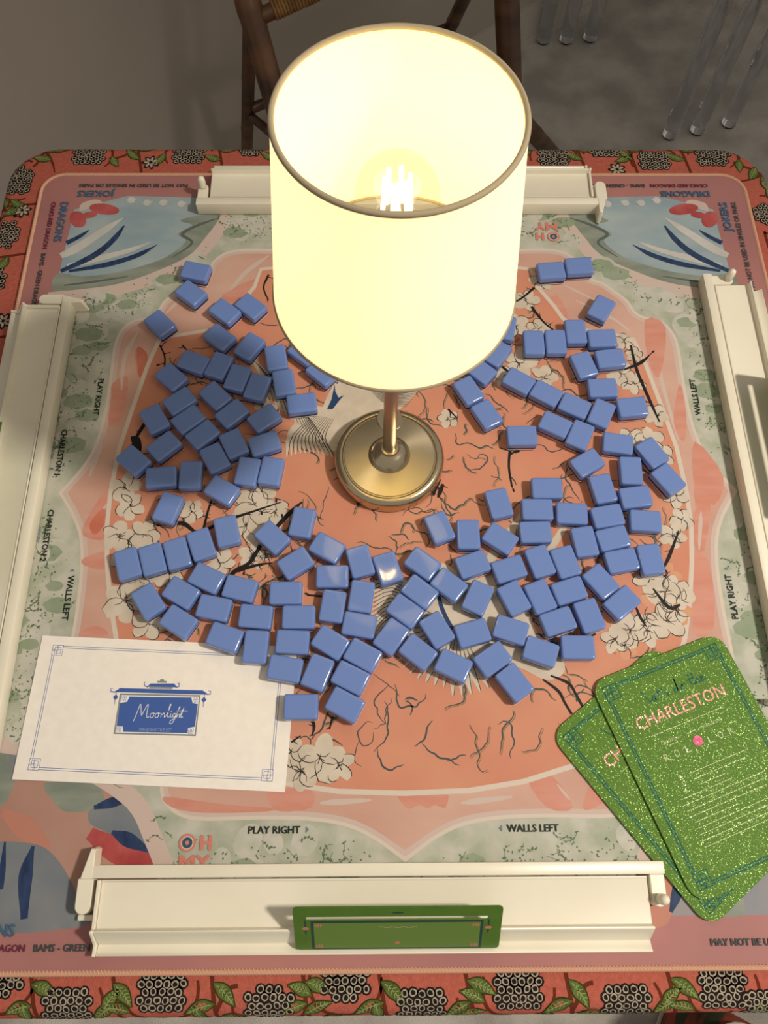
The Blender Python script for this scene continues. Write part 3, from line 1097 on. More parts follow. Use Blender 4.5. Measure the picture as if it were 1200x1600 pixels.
for pr, nm, m, st in ((a_tl, 'printed_squiggles', m_teal, 1), (a_ol, 'printed_squiggles', m_olive, 1), (a_iv, 'printed_blossom_and_cranes', m_ivory, 1), (a_gd, 'printed_blossom', m_gold, 1),
                      (a_ln, 'printed_ink_lines', m_black, 1), (a_bk, 'printed_branches', m_black, 1), (a_nv, 'printed_blue_feathers', mat('mat_crane_blue', rgb(26, 66, 116), 0.62, 0.25), 1)):
    o = pr.build(nm, m, matE)
    if st:
        o['kind'] = 'stuff'


# --- lettering, the same round each side of the mat
def sidepts(side, u, v):
    return {'F': (u, -v), 'L': (-v, -u), 'R': (v, u), 'T': (-u, v)}[side]


def mat_text(side, s, u0, u1, v, cap, m, heavy=0.0, layer=14):
    pr = mprint(layer)
    lettering(pr, s, sidepts(side, u0, v), sidepts(side, u1, v), cap, heavy)
    pr.build('printed_lettering', m, matE)


for side in 'FLRT':
    mat_text(side, 'PLAY RIGHT', -0.1259, -0.0839, 0.2983, 0.0058, m_txt, 0.00055)
    mat_text(side, 'WALLS LEFT', 0.0823, 0.1244, 0.2983, 0.0058, m_txt, 0.00055)
    mat_text(side, 'CHARLESTON 1', -0.0678, -0.0185, 0.3265, 0.0058, m_txt, 0.00055)
    mat_text(side, 'CHARLESTON 2', 0.0174, 0.0690, 0.3265, 0.0058, m_txt, 0.00055)
    mat_text(side, 'OPTIONAL', -0.0515, -0.0350, 0.3345, 0.0032, m_txtl, 0.0)
    mat_text(side, 'OPTIONAL', 0.0345, 0.0510, 0.3345, 0.0032, m_txtl, 0.0)
    mat_text(side, 'DRAGONS', -0.3566, -0.3005, 0.3689, 0.0092, m_txtb, 0.0009)
    mat_text(side, 'JOKERS', 0.3145, 0.3568, 0.3689, 0.0092, m_txtb, 0.0009)
    mat_text(side, 'MAY NOT BE USED IN SINGLES OR PAIRS', 0.2339, 0.3565, 0.3810, 0.0052, m_txts, 0.0005)
    mat_text(side, 'CRAKS-RED DRAGON', -0.3565, -0.2908, 0.3810, 0.0052, m_txtp, 0.0005)
    mat_text(side, 'BAMS - GREEN DRAGON', -0.2844, -0.2100, 0.3810, 0.0052, m_txts, 0.0005)
    pr = mprint(14)                    # small arrow heads
    for u, s_ in ((-0.0795, 1), (0.0785, -1)):
        pr.poly([sidepts(side, u, 0.2958), sidepts(side, u, 0.3008), sidepts(side, u + 0.0024 * s_, 0.2983)])
    pr.build('printed_lettering', m_txtl, matE)
for side in 'FT':
    u0, v0 = -0.1665, 0.3075
    pr, pr2 = mprint(14), mprint(14.4)
    c = sidepts(side, u0 - 0.0075, v0)
    pr.ellipse(c, 0.0068, 0.0068, 0, 24)
    pr2.ellipse(c, 0.0050, 0.0050, 0, 20)
    lettering(pr, 'H', sidepts(side, u0 + 0.0025, v0), sidepts(side, u0 + 0.0122, v0), 0.0118, 0.0016)
    lettering(pr, 'MY', sidepts(side, u0 - 0.0130, v0 + 0.0145), sidepts(side, u0 + 0.0122, v0 + 0.0145), 0.0118, 0.0016)
    pr.build('printed_lettering', m_txtc, matE)
    pr2.build('printed_lettering', m_line, matE)
    pr3, pr4 = mprint(14.8), mprint(15.2)
    pr3.ellipse(c, 0.0042, 0.0042, 0, 18)
    pr4.ellipse(c, 0.0017, 0.0017, 0, 12)
    pr3.build('printed_lettering', mat('mat_ring_blue', rgb(36, 84, 110), 0.62), matE)
    pr4.build('printed_lettering', m_txtc, matE)

# ---------------------------------------------------------------- tile racks
PRINT_TOP = 0.0013           # the print is this proud of the mat at most
ZB = MT + PRINT_TOP
m_rack = mat('ivory_plastic', rgb(230, 224, 204), 0.32, 0.5, vary=rgb(226, 219, 198), scale=20)
RL = 0.42


def rounded_end(x0, x1, y0, y1, end_r, which, seg=8):
    """rectangle in (x, y) whose end at y0 (-1) or y1 (+1) is a half round"""
    cx = (x0 + x1) / 2
    r = (x1 - x0) / 2
    if which < 0:
        arcp = [(cx - r * math.cos(PI * k / seg), y0 + r - r * math.sin(PI * k / seg)) for k in range(seg + 1)]
        return arcp + [(x1, y1), (x0, y1)]
    arcp = [(cx + r * math.cos(PI * k / seg), y1 - r + r * math.sin(PI * k / seg)) for k in range(seg + 1)]
    return [(x0, y0), (x1, y0)] + arcp


def bevelled(mb, name, m, parent, width=0.0007, seg=2):
    o = mb.build(name, m, parent)
    bm = bmesh.new()
    bm.from_mesh(o.data)
    bmesh.ops.remove_doubles(bm, verts=bm.verts, dist=1e-6)
    es = [e for e in bm.edges if len(e.link_faces) == 2 and e.calc_face_angle(0) > 0.5]
    bmesh.ops.bevel(bm, geom=es, offset=width, segments=seg, affect='EDGES', profile=0.5, clamp_overlap=True)
    bm.to_mesh(o.data)
    bm.free()
    o.data.polygons.foreach_set('use_smooth', [True] * len(o.data.polygons))
    o.data.set_sharp_from_angle(angle=math.radians(35))
    return o


def make_rack():
    e = empty('tile_rack', (0, 0, ZB))
    H2 = RL / 2
    # cross-section, y outward is negative
    prof = [(0.0105, 0.0), (0.0105, 0.0152), (0.0118, 0.0152), (0.0124, 0.0142), (0.0438, 0.0150), (0.0448, 0.0212), (0.0462, 0.0214),
            (0.0470, 0.0205), (0.0555, 0.0050), (0.0600, 0.0066), (0.0622, 0.0090), (0.0632, 0.0086), (0.0632, 0.0)]
    mb = MB().profile_x([(-w_, z) for w_, z in prof], -H2, H2)
    bevelled(mb, 'body', m_rack, e, 0.0004, 1)
    mb = MB().profile_x([(-0.0105, 0.0), (-0.0105, 0.0175), (-0.0438, 0.0180), (-0.0450, 0.0222), (-0.0466, 0.0222), (-0.0560, 0.0085), (-0.0632, 0.0098), (-0.0632, 0.0)], -H2 - 0.0028, -H2 - 0.0001)
    bevelled(mb, 'end_cap', m_rack, e, 0.0005, 1)
    # pusher arm on the inner side
    mb = MB().box(-H2 - 0.0085, H2 + 0.0145, -0.0095, 0.0, 0.0, 0.0158)
    bar = bevelled(mb, 'pusher_arm', m_rack, e, 0.0010, 2)
    mb = MB().prism(rounded_end(-H2 - 0.0185, -H2 - 0.0065, -0.0345, -0.0095, 0, -1), 0.0045, 0.0145)
    bevelled(mb, 'end_plate', m_rack, bar, 0.0006, 1)
    mb = MB().box(-H2 - 0.0185, -H2 - 0.0050, -0.0392, -0.0350, 0.0, 0.0042)
    bevelled(mb, 'foot', m_rack, bar, 0.0005, 1)
    mb = MB().add([(-H2 - 0.0165, -0.0095, 0), (-H2 - 0.0070, -0.0095, 0), (-H2 - 0.0070, 0.0130, 0), (-H2 - 0.0105, 0.0140, 0),
                   (-H2 - 0.0165, -0.0095, 0.0160), (-H2 - 0.0070, -0.0095, 0.0160), (-H2 - 0.0070, 0.0110, 0.0165), (-H2 - 0.0105, 0.0120, 0.0165)],
                  [(3, 2, 1, 0), (4, 5, 6, 7), (0, 1, 5, 4), (1, 2, 6, 5), (2, 3, 7, 6), (3, 0, 4, 7)])
    bevelled(mb, 'hook', m_rack, bar, 0.0006, 1)
    mb = MB().prism(rounded_end(H2 + 0.0030, H2 + 0.0145, -0.0325, -0.0095, 0, -1), 0.0, 0.0125)
    bevelled(mb, 'end_arm', m_rack, bar, 0.0007, 1)
    mb = MB().lathe([(0.0034, 0.0), (0.0040, 0.004), (0.0040, 0.0115), (0.0034, 0.0140), (0.0020, 0.0154), (0.0004, 0.0158)], 14)
    k = mb.build('knob', m_rack, bar, True)
    k.location = (H2 + 0.0088, -0.0268, 0.0122)
    return e


rack = make_rack()
m_cardg = mat('card_green', rgb(78, 114, 34), 0.45, 0.4, vary=rgb(72, 108, 30), scale=60)
m_cardl = mat('card_green_light', rgb(96, 126, 52), 0.45, 0.4)
m_cardn = mat('card_navy', rgb(30, 62, 60), 0.45, 0.4)
m_cardp = mat('card_rose', rgb(178, 120, 92), 0.45, 0.4)
m_cardw = mat('card_pale', rgb(178, 186, 140), 0.45, 0.4)


def make_rack_card():
    """slotted reference card; local x along the rack, y up the card, z off its face"""
    e = empty('rack_card', (0, 0, 0))
    W2, Hh, T = 0.0765, 0.0510, 0.0011
    out = rounded_rect(-W2, W2, 0, Hh, 0.0035, 5)
    sx0, sx1, sy0, sy1 = -W2 + 0.0095, W2 - 0.0105, 0.0355, 0.0400
    hole = [(sx0, sy0), (sx1, sy0), (sx1, sy1), (sx0, sy1)]
    # split the plate into four pieces around the slot, welded into one mesh
    bm = bmesh.new()
    ov = [bm.verts.new((x, y, 0)) for x, y in out]
    hv = [bm.verts.new((x, y, 0)) for x, y in hole]
    es = [bm.edges.new((ov[i], ov[(i + 1) % len(ov)])) for i in range(len(ov))] + [bm.edges.new((hv[i], hv[(i + 1) % 4])) for i in range(4)]
    bmesh.ops.triangle_fill(bm, use_beauty=True, use_dissolve=False, edges=es)
    r = bmesh.ops.extrude_face_region(bm, geom=bm.faces[:])
    bmesh.ops.translate(bm, verts=[v for v in r['geom'] if isinstance(v, bmesh.types.BMVert)], vec=(0, 0, T))
    bmesh.ops.recalc_face_normals(bm, faces=bm.faces)
    me = bpy.data.meshes.new('plate')
    bm.to_mesh(me)
    bm.free()
    me.materials.append(m_cardg)
    o = bpy.data.objects.new('plate', me)
    C.objects.link(o)
    o.parent = e
    pn, pl, pp, pw = Print(T + 0.00006), Print(T + 0.00012), Print(T + 0.00018), Print(T + 0.00018)
    pn.poly([(sx0 + 0.003, 0.0008), (sx1 - 0.003, 0.0008), (sx1 - 0.003, 0.0352), (sx0 + 0.003, 0.0352)])
    pl.poly([(sx0 + 0.005, 0.0022), (sx1 - 0.005, 0.0022), (sx1 - 0.005, 0.0330), (sx0 + 0.005, 0.0330)])
    for x in (sx0 + 0.0085, sx1 - 0.0085):
        for y in (0.005, 0.0300):
            for k in (-1, 0, 1):
                pp.stroke([(x + k * 0.0018, y - 0.0022), (x + k * 0.0018, y + 0.0022)], 0.0009)
            pp.stroke([(x - 0.003, y), (x + 0.003, y)], 0.0006)
    for x in (sx0 - 0.001, sx1 + 0.001):
        pn.stroke([(x, 0.020), (x, 0.036)], 0.0012)
        pp.ellipse((x, 0.0265), 0.0028, 0.0018)
    pn.ellipse((0.0, 0.0445), 0.0045, 0.0010)
    pp.ellipse((0.0, 0.0085), 0.0022, 0.0018)
    pn.stroke([(-0.006, 0.0052), (0.009, 0.0052)], 0.0008)
    x = -0.014
    pts = []
    for k in range(60):
        pts.append((x + k * 0.00048, 0.0275 + 0.0007 * math.sin(k * 1.1) + 0.0005 * math.sin(k * 0.37)))
    pw.stroke(pts, 0.00035)
    pn.build('printed_border', m_cardn, e)
    pl.build('printed_panel', m_cardl, e)
    pp.build('printed_ornament', m_cardp, e)['kind'] = 'stuff'
    pw.build('printed_script', m_cardw, e)
    return e


rcard = make_rack_card()
LEAN = math.atan2(0.0408, 0.0305)     # card leans back over the rack wall
racks = [('F', -0.0240, 0.3232, 0.0, 'ivory rack in front with a green card leaning on it'),
         ('L', 0.0095, 0.3350, -PI / 2, 'ivory rack along the left edge of the mat beside the CHARLESTON prints'),
         ('R', 0.0195, 0.3226, PI / 2, 'ivory rack along the right edge of the mat beyond the green cards'),
         ('T', -0.0060, 0.3385, PI, 'ivory rack behind the lamp at the far edge of the mat')]
card_label = {'F': 'slotted green reference card leaning on the rack in front',
              'L': 'green reference card standing in the rack along the left edge',
              'R': 'green reference card standing in the rack along the right edge'}
first, firstc = True, True
for side, uc, v0, rz, lb in racks:
    r_ = rack if first else copy_tree(rack)
    first = False
    x, y = sidepts(side, uc, v0)
    r_.location = (x, y, ZB)
    r_.rotation_euler = (0, 0, rz)
    tag(r_, lb, 'rack', 'tile racks around the mat')
    if side in card_label:
        c_ = rcard if firstc else copy_tree(rcard)
        firstc = False
        bx, by = sidepts(side, uc + (0.0167 if side == 'F' else 0.0167), v0 + 0.0588)
        c_.location = (bx, by, ZB + 0.0078)
        c_.rotation_euler = (Matrix.Rotation(rz, 3, 'Z') @ Matrix.Rotation(LEAN, 3, 'X')).to_euler()
        tag(c_, card_label[side], 'card', 'green cards in the racks')

# ---------------------------------------------------------------- the white card
m_paper = mat('white_card', rgb(236, 230, 220), 0.7, 0.25, vary=rgb(232, 225, 214), scale=120)
m_pblue = mat('card_blue', rgb(62, 92, 160), 0.6, 0.3)
m_pnavy = mat('card_deep_blue', rgb(40, 66, 136), 0.6, 0.3)
m_pgrey = mat('card_grey', rgb(132, 136, 132), 0.6, 0.3)
m_pwhite = mat('card_white_ink', rgb(232, 230, 226), 0.6, 0.3)
ang = math.radians(-2.9)
WC, HC = 0.2245, 0.1205
bl_ = at(20, 1218)
cc = Vector(bl_) + Matrix.Rotation(ang, 2) @ Vector((WC / 2, HC / 2))
wc = empty('printed_card', (cc.x, cc.y, ZB), ang, 'white card with a blue border and a Moonlight emblem lying on the mat', 'card')
MB().box(-WC / 2, WC / 2, -HC / 2, HC / 2, 0, 0.0004).build('sheet', m_paper, wc)
k1, k2, k3, k4, k5, k6 = (Print(0.0004 + 0.00005 * i) for i in range(1, 7))
mx, my = WC / 2 - 0.0118, HC / 2 - 0.0085
mxt = HC / 2 - 0.0085
for o_ in (0.0, 0.0017):
    for s_ in (-1, 1):
        k1.stroke([(-mx + 0.008, s_ * (my - o_)), (mx - 0.008, s_ * (my - o_))], 0.00042)
        k1.stroke([(s_ * (mx - o_), -my + 0.008), (s_ * (mx - o_), my - 0.008)], 0.00042)
for sx in (-1, 1):
    for sy in (-1, 1):
        x, y = sx * mx, sy * my
        for a, b, c, d in ((-0.0005, -0.0005, 0.0045, 0.0045), (0.0015, 0.0015, 0.0068, 0.0068), (0.0035, 0.0035, 0.0085, 0.0085), (0.0035, -0.0005, 0.0085, 0.0035), (-0.0005, 0.0035, 0.0035, 0.0085)):
            q = [(x - sx * a, y - sy * b), (x - sx * c, y - sy * b), (x - sx * c, y - sy * d), (x - sx * a, y - sy * d)]
            k1.stroke(q + [q[0]], 0.00042)
k1.build('printed_border', m_pblue, wc)


def card_pt(px, py):
    w_ = at(px, py)
    v = Matrix.Rotation(-ang, 2) @ (Vector(w_) - cc)
    return (v.x, v.y)


def card_poly(pr, pts):
    pr.poly([card_pt(*p) for p in pts])


Z = lambda x, y: (160 + x / 3.0, 780 + y / 3.0)
card_poly(k2, [Z(85, 912), Z(462, 920), Z(440, 1112), Z(55, 1102)])                      # grey frame
card_poly(k3, [Z(92, 920), Z(455, 928), Z(434, 1104), Z(64, 1095)])                      # white line
card_poly(k4, [Z(130, 927), Z(420, 932), Z(424, 958), Z(449, 962), Z(436, 1068), Z(404, 1074), Z(402, 1098), Z(100, 1092), Z(98, 1066), Z(70, 1064), Z(86, 956), Z(118, 952)])   # blue plate
for c in (Z(103, 937), Z(437, 945), Z(80, 1079), Z(417, 1090)):                          # knots in the corners
    x, y = card_pt(*c)
    for dx, dy in ((-1, -1), (-1, 1), (1, -1), (1, 1)):
        k4.stroke([(x + dx * 0.0004, y + dy * 0.0004), (x + dx * 0.0020, y + dy * 0.0004), (x + dx * 0.0020, y + dy * 0.0020), (x + dx * 0.0004, y + dy * 0.0020), (x + dx * 0.0004, y + dy * 0.0004)], 0.00035)
card_poly(k4, [Z(85, 887), Z(470, 898), Z(492, 918), Z(62, 906)])                        # lower roof
card_poly(k4, [Z(232, 866), Z(335, 866), Z(352, 884), Z(212, 881)])                      # upper roof
card_poly(k2, [Z(222, 882), Z(332, 884), Z(330, 892), Z(222, 889)])
card_poly(k2, [Z(260, 853), Z(303, 854), Z(303, 863), Z(260, 862)])
x, y = card_pt(*Z(282, 850))
k2.ellipse((x, y), 0.0020, 0.0010)
for cvs in ([Z(88, 890), Z(62, 906), Z(44, 904), Z(42, 890), Z(54, 888)], [Z(468, 900), Z(492, 916), Z(508, 916), Z(510, 902), Z(498, 900)],
            [Z(232, 868), Z(214, 882), Z(200, 876), Z(200, 860), Z(210, 858)], [Z(335, 868), Z(350, 884), Z(362, 880), Z(362, 864), Z(354, 862)]):
    k4.stroke([card_pt(*p) for p in cvs], [0.0014, 0.0011, 0.0008, 0.0006, 0.0004])
for c in (Z(65, 930), Z(478, 942)):
    x, y = card_pt(*c)
    k4.poly([(x - 0.0022, y), (x, y + 0.0026), (x + 0.0022, y), (x, y - 0.0026)])
    k4.stroke([(x, y + 0.005), (x, y - 0.0062)], 0.0004)
k2.build('printed_frame', m_pgrey, wc)
k3.build('printed_line', m_pwhite, wc)
k4.build('printed_emblem', m_pblue, wc)
# handwritten word, drawn pen stroke by pen stroke
word = [[(148, 1042), (158, 1020), (172, 985), (182, 962), (184, 985), (186, 1015), (200, 990), (218, 962), (214, 990), (210, 1015), (213, 1026), (222, 1020)],
        [(238, 1003), (228, 1010), (226, 1022), (234, 1026), (243, 1016), (240, 1004), (252, 1008)], [(262, 1003), (252, 1010), (250, 1022), (258, 1026), (266, 1016), (264, 1004), (274, 1006)],
        [(276, 1024), (280, 1006), (282, 1012), (290, 1004), (294, 1010), (292, 1024), (300, 1018)], [(300, 1018), (312, 996), (324, 966), (320, 966), (312, 996), (308, 1022), (316, 1022)],
        [(318, 1022), (324, 1006), (322, 1020), (328, 1024)], [(346, 1006), (336, 1008), (332, 1020), (340, 1024), (348, 1008), (342, 1030), (328, 1052), (318, 1052), (322, 1040), (342, 1028)],
        [(342, 1028), (354, 1000), (366, 978), (364, 976), (352, 1008), (348, 1026), (358, 1010), (364, 1012), (362, 1026)], [(362, 1026), (374, 1000), (386, 976), (376, 1004), (370, 1024), (380, 1022)],
        [(350, 994), (376, 994), (402, 994)]]
for st in word:
    q = smooth_path([card_pt(*Z(*p)) for p in st], 4)
    k5.stroke(q, 0.00048)
x, y = card_pt(*Z(326, 996))
k5.ellipse((x, y), 0.0004, 0.0004)
k5.build('printed_lettering', m_pwhite, wc)
lettering(k6, 'MAHJONG TILE SET', card_pt(*Z(176, 1080)), card_pt(*Z(326, 1084)), 0.0028, 0.0)
k6.build('printed_lettering', mat('card_pale_blue', rgb(140, 158, 196), 0.6), wc)

# ---------------------------------------------------------------- the two glitter cards


def glitter(name, color, bright):
    m = bpy.data.materials.new(name)
    m.use_nodes = True
    nt = m.node_tree
    b = nt.nodes['Principled BSDF']
    tc = nt.nodes.new('ShaderNodeTexCoord')
    vo = nt.nodes.new('ShaderNodeTexVoronoi')
    vo.inputs['Scale'].default_value = 2300.0
    nt.links.new(tc.outputs['Object'], vo.inputs['Vector'])
    sep = nt.nodes.new('ShaderNodeSeparateColor')
    nt.links.new(vo.outputs['Color'], sep.inputs[0])
    isf = nt.nodes.new('ShaderNodeMath')               # only some of the grains are mirror flakes
    isf.operation = 'GREATER_THAN'
    isf.inputs[1].default_value = 0.85
    nt.links.new(sep.outputs[2], isf.inputs[0])
    sub = nt.nodes.new('ShaderNodeVectorMath')
    sub.operation = 'SUBTRACT'
    sub.inputs[1].default_value = (0.5, 0.5, 0.925)
    nt.links.new(vo.outputs['Color'], sub.inputs[0])
    sca = nt.nodes.new('ShaderNodeVectorMath')
    sca.operation = 'SCALE'
    nt.links.new(sub.outputs[0], sca.inputs[0])
    am = nt.nodes.new('ShaderNodeMath')
    am.operation = 'MULTIPLY'
    am.inputs[1].default_value = 0.34
    nt.links.new(isf.outputs[0], am.inputs[0])
    nt.links.new(am.outputs[0], sca.inputs['Scale'])
    ge = nt.nodes.new('ShaderNodeNewGeometry')
    ad = nt.nodes.new('ShaderNodeVectorMath')
    nt.links.new(sca.outputs[0], ad.inputs[0])
    nt.links.new(ge.outputs['Normal'], ad.inputs[1])
    no = nt.nodes.new('ShaderNodeVectorMath')
    no.operation = 'NORMALIZE'
    nt.links.new(ad.outputs[0], no.inputs[0])
    nt.links.new(no.outputs[0], b.inputs['Normal'])
    mx_ = nt.nodes.new('ShaderNodeMix')
    mx_.data_type = 'RGBA'
    mx_.inputs[6].default_value = color
    mx_.inputs[7].default_value = bright
    nt.links.new(isf.outputs[0], mx_.inputs[0])
    nt.links.new(mx_.outputs[2], b.inputs['Base Color'])
    mm = nt.nodes.new('ShaderNodeMath')
    mm.operation = 'MULTIPLY'
    mm.inputs[1].default_value = 0.25
    nt.links.new(isf.outputs[0], mm.inputs[0])
    nt.links.new(mm.outputs[0], b.inputs['Metallic'])
    ro = nt.nodes.new('ShaderNodeMapRange')
    ro.inputs['To Min'].default_value = 0.62
    ro.inputs['To Max'].default_value = 0.27
    nt.links.new(isf.outputs[0], ro.inputs['Value'])
    nt.links.new(ro.outputs[0], b.inputs['Roughness'])
    b.inputs['Specular IOR Level'].default_value = 0.22
    return m


m_glit = glitter('green_glitter', rgb(80, 116, 36), rgb(104, 136, 56))
m_gline = glitter('teal_glitter', rgb(26, 84, 66), rgb(44, 104, 84))
m_gtext = glitter('pale_glitter', rgb(182, 192, 140), rgb(206, 212, 168))
m_gpink = glitter('pink_glitter', rgb(224, 150, 142), rgb(240, 180, 170))
m_gdot = glitter('rose_glitter', rgb(212, 92, 128), rgb(230, 120, 150))
GW, GH, GT = 0.1265, 0.1840, 0.0016


def key_corner(pr, x, y, sx, sy, w_):
    for a, b, c, d in ((-0.0006, -0.0006, 0.0062, 0.0062), (0.0022, 0.0022, 0.0092, 0.0092), (0.0052, 0.0052, 0.0118, 0.0118), (0.0052, -0.0006, 0.0118, 0.0052), (-0.0006, 0.0052, 0.0052, 0.0118)):
        q = [(x - sx * a, y - sy * b), (x - sx * c, y - sy * b), (x - sx * c, y - sy * d), (x - sx * a, y - sy * d)]
        pr.stroke(q + [q[0]], w_)


def glitter_card(corner, rot, z, label):
    """corner = world point of the top-left corner before rounding"""
    R2 = Matrix.Rotation(rot, 2)
    c = Vector(corner) + R2 @ Vector((GW / 2, -GH / 2))
    e = empty('glitter_card', (c.x, c.y, z), rot, label, 'card', 'green glitter cards on the mat')
    MB().prism(rounded_rect(-GW / 2, GW / 2, -GH / 2, GH / 2, 0.0145, 8), 0, GT).build('sheet', m_glit, e)
    g1, g2, g3, g4, g5 = (Print(GT + 0.00006 * i) for i in range(1, 6))
    mx, my = GW / 2 - 0.0085, GH / 2 - 0.0085
    for o_ in (0.0, 0.0022):
        for s_ in (-1, 1):
            g1.stroke([(-mx + 0.011, s_ * (my - o_)), (mx - 0.011, s_ * (my - o_))], 0.0012)
            g1.stroke([(s_ * (mx - o_), -my + 0.011), (s_ * (mx - o_), my - 0.011)], 0.0012)
    for sx in (-1, 1):
        for sy in (-1, 1):
            key_corner(g1, sx * mx, sy * my, sx, sy, 0.0011)
    # the script line over the heading
    xs = -0.026
    for st in ([(0, 12), (3, 4), (5, -1), (8, 0)], [(10, 3), (8, 0), (10, -2), (13, 2), (11, 4), (12, -1), (15, -1)], [(17, 9), (17, 0), (19, -1)], [(14, 5), (20, 6)], [(22, 8), (22, 5)], [(26, 4), (24, 2), (27, 0), (24, -2)],
               [(37, 3), (34, 1), (35, -2), (38, 1), (39, 12), (38, 0), (40, -1)], [(45, 3), (42, 1), (43, -2), (46, 0), (44, 3), (48, 3)], [(55, 11), (54, 3), (55, -1), (58, 0)], [(51, 5), (60, 6)], [(59, 12), (59, -1), (61, 3), (63, 3), (63, -1), (65, 0)],
               [(66, 1), (69, 3), (67, 4), (66, 0), (68, -1), (72, 1)]):
        g1.stroke(smooth_path([(xs + p[0] * 0.00082, 0.0600 + p[1] * 0.00082) for p in st], 4), 0.0011)
    g1.build('printed_border', m_gline, e)
    lettering(g2, 'CHARLESTON', (-0.0420, 0.0465), (0.0420, 0.0465), 0.0105, 0.0)
    g2.build('printed_heading', m_gpink, e)

    def rows(pr, y, x0, x1, seed):            # lines of small print, too fine to read
        q = random.Random(seed)
        x = x0
        while x < x1:
            w_ = q.uniform(0.0012, 0.0042)
            pr.stroke([(x, y), (min(x + w_, x1), y)], 0.00065)
            x += w_ + 0.0007
    rows(g3, 0.0335, -0.0345, 0.0345, 1)
    lettering(g3, 'CHARLESTON 1', (-0.0300, 0.0252), (-0.0120, 0.0252), 0.0022, 0.0)
    lettering(g3, 'CHARLESTON 2', (0.0080, 0.0252), (0.0280, 0.0252), 0.0022, 0.0)
    rows(g3, 0.0218, -0.024, -0.016, 2)
    rows(g3, 0.0250, -0.006, 0.003, 3)
    for ch, x in (('R', -0.031), ('O', -0.0215), ('L', -0.011), ('L', 0.0105), ('O', 0.0200), ('R', 0.0300)):
        lettering(g3, ch, (x - 0.0022, 0.0140), (x + 0.0022, 0.0140), 0.0060, 0.0)
    g5.ellipse((0.0, 0.0165), 0.0042, 0.0042, 0, 18)
    y = -0.004
    for k, (a, b) in enumerate(((-0.020, 0.034), (-0.018, 0.030), (-0.016, 0.008), (-0.036, 0.012), (-0.036, 0.040), (-0.036, 0.038), (-0.036, 0.036), (-0.034, 0.006), (-0.036, 0.038), (-0.036, 0.034), (-0.036, 0.030), (-0.036, 0.036))):
        rows(g3, y, a, b, 10 + k)
        y -= 0.0052 if k < 3 else 0.0048
    for ch, y in (('R', -0.004), ('O', -0.0092), ('L', -0.0144)):
        lettering(g3, ch, (-0.0290, y), (-0.0262, y), 0.0040, 0.0)
    g3.build('printed_small_print', m_gtext, e)
    g5.build('printed_dot', m_gdot, e)
    return e


# back card first, the other lies on top
a2 = at(867, 1143, 0.002)
g2a = math.radians(37.2)
# the two straight edges give the corner
p_left, p_top = at(872, 1165, 0.002), at(880, 1130, 0.002)


def edge_corner(p, q, rot):
    """corner of a rectangle turned by rot: p on its left edge, q on its top edge"""
    ux = Vector((math.cos(rot), math.sin(rot)))
    uy = Vector((-math.sin(rot), math.cos(rot)))
    P, Q = Vector(p), Vector(q)
    return ux * P.dot(ux) + uy * Q.dot(uy)


glitter_card(edge_corner(p_left, p_top, g2a), g2a, ZB, 'green glitter card lying half hidden under the CHARLESTON card')
g1a = math.radians(20.5)
glitter_card(edge_corner(at(930, 1087, 0.004), at(940, 1060, 0.004), g1a), g1a, ZB + GT + 0.0005, 'green glitter card with a pink CHARLESTON heading lying on another card')

# ---------------------------------------------------------------- the lamp
LX, LY = -0.0095, 0.0300
lamp = empty('table_lamp', (LX, LY, ZB), 0, 'small brushed metal table lamp with a glowing white drum shade', 'lamp')


def brushed(name, color, rough):
    m = mat(name, color, rough, 0.5, 1.0)
    nt = m.node_tree
    b = nt.nodes['Principled BSDF']
    tg = nt.nodes.new('ShaderNodeTangent')
    tg.direction_type = 'RADIAL'
    tg.axis = 'Z'
    nt.links.new(tg.outputs[0], b.inputs['Tangent'])
    b.inputs['Anisotropic'].default_value = 0.75
    return m


m_metal = mat('nickel', rgb(196, 180, 150), 0.22, 0.5, 1.0)
m_brush = brushed('brushed_nickel', rgb(206, 190, 156), 0.30)
MB().lathe([(0.001, 0), (0.0500, 0), (0.0518, 0.0015), (0.0520, 0.0125), (0.0512, 0.0150), (0.0488, 0.0172), (0.0462, 0.0180), (0.0448, 0.0176), (0.0438, 0.0160), (0.0430, 0.0160), (0.001, 0.0160)], 72).build('base', m_metal, lamp, True, 40)
MB().lathe([(0.0428, 0.0160), (0.0424, 0.0170), (0.0205, 0.0186), (0.001, 0.0186)], 72).build('base_plate', m_brush, lamp, True, 40)
MB().lathe([(0.0200, 0.0184), (0.0192, 0.0200), (0.0178, 0.0228), (0.0150, 0.0264), (0.0118, 0.0290), (0.0092, 0.0304), (0.0086, 0.0312), (0.0088, 0.0322), (0.0082, 0.0334), (0.0062, 0.0338)], 48).build('collar', m_metal, lamp, True, 50)
MB().lathe([(0.0060, 0.033), (0.0060, 0.296)], 28).build('pole', mat('pole_metal', rgb(172, 158, 134), 0.30, 0.5, 1.0), lamp, True, 50)
b_ = at(609, 656, 0.018)
MB().lathe([(0.0126, 0.0160), (0.0126, 0.0184), (0.0120, 0.0190), (0.0003, 0.0190)], 28, (b_.x - LX, b_.y - LY, 0)).build('touch_switch', m_metal, lamp, True, 40)
soc = MB().lathe([(0.0105, 0.292), (0.0125, 0.296), (0.0125, 0.318), (0.0100, 0.322)], 24).build('socket', mat('socket', rgb(150, 140, 120), 0.4, 0.5, 0.9), lamp, True, 40)
sp = MB()
for k in range(3):
    a = 2 * PI * k / 3 + 0.5
    sp.tube([(0.012 * math.cos(a), 0.012 * math.sin(a), 0.300), (0.0725 * math.cos(a), 0.0725 * math.sin(a), 0.318)], 0.0011, 8)
sp.build('shade_spider', mat('wire', rgb(190, 184, 170), 0.4, 0.5, 0.8), lamp, True)

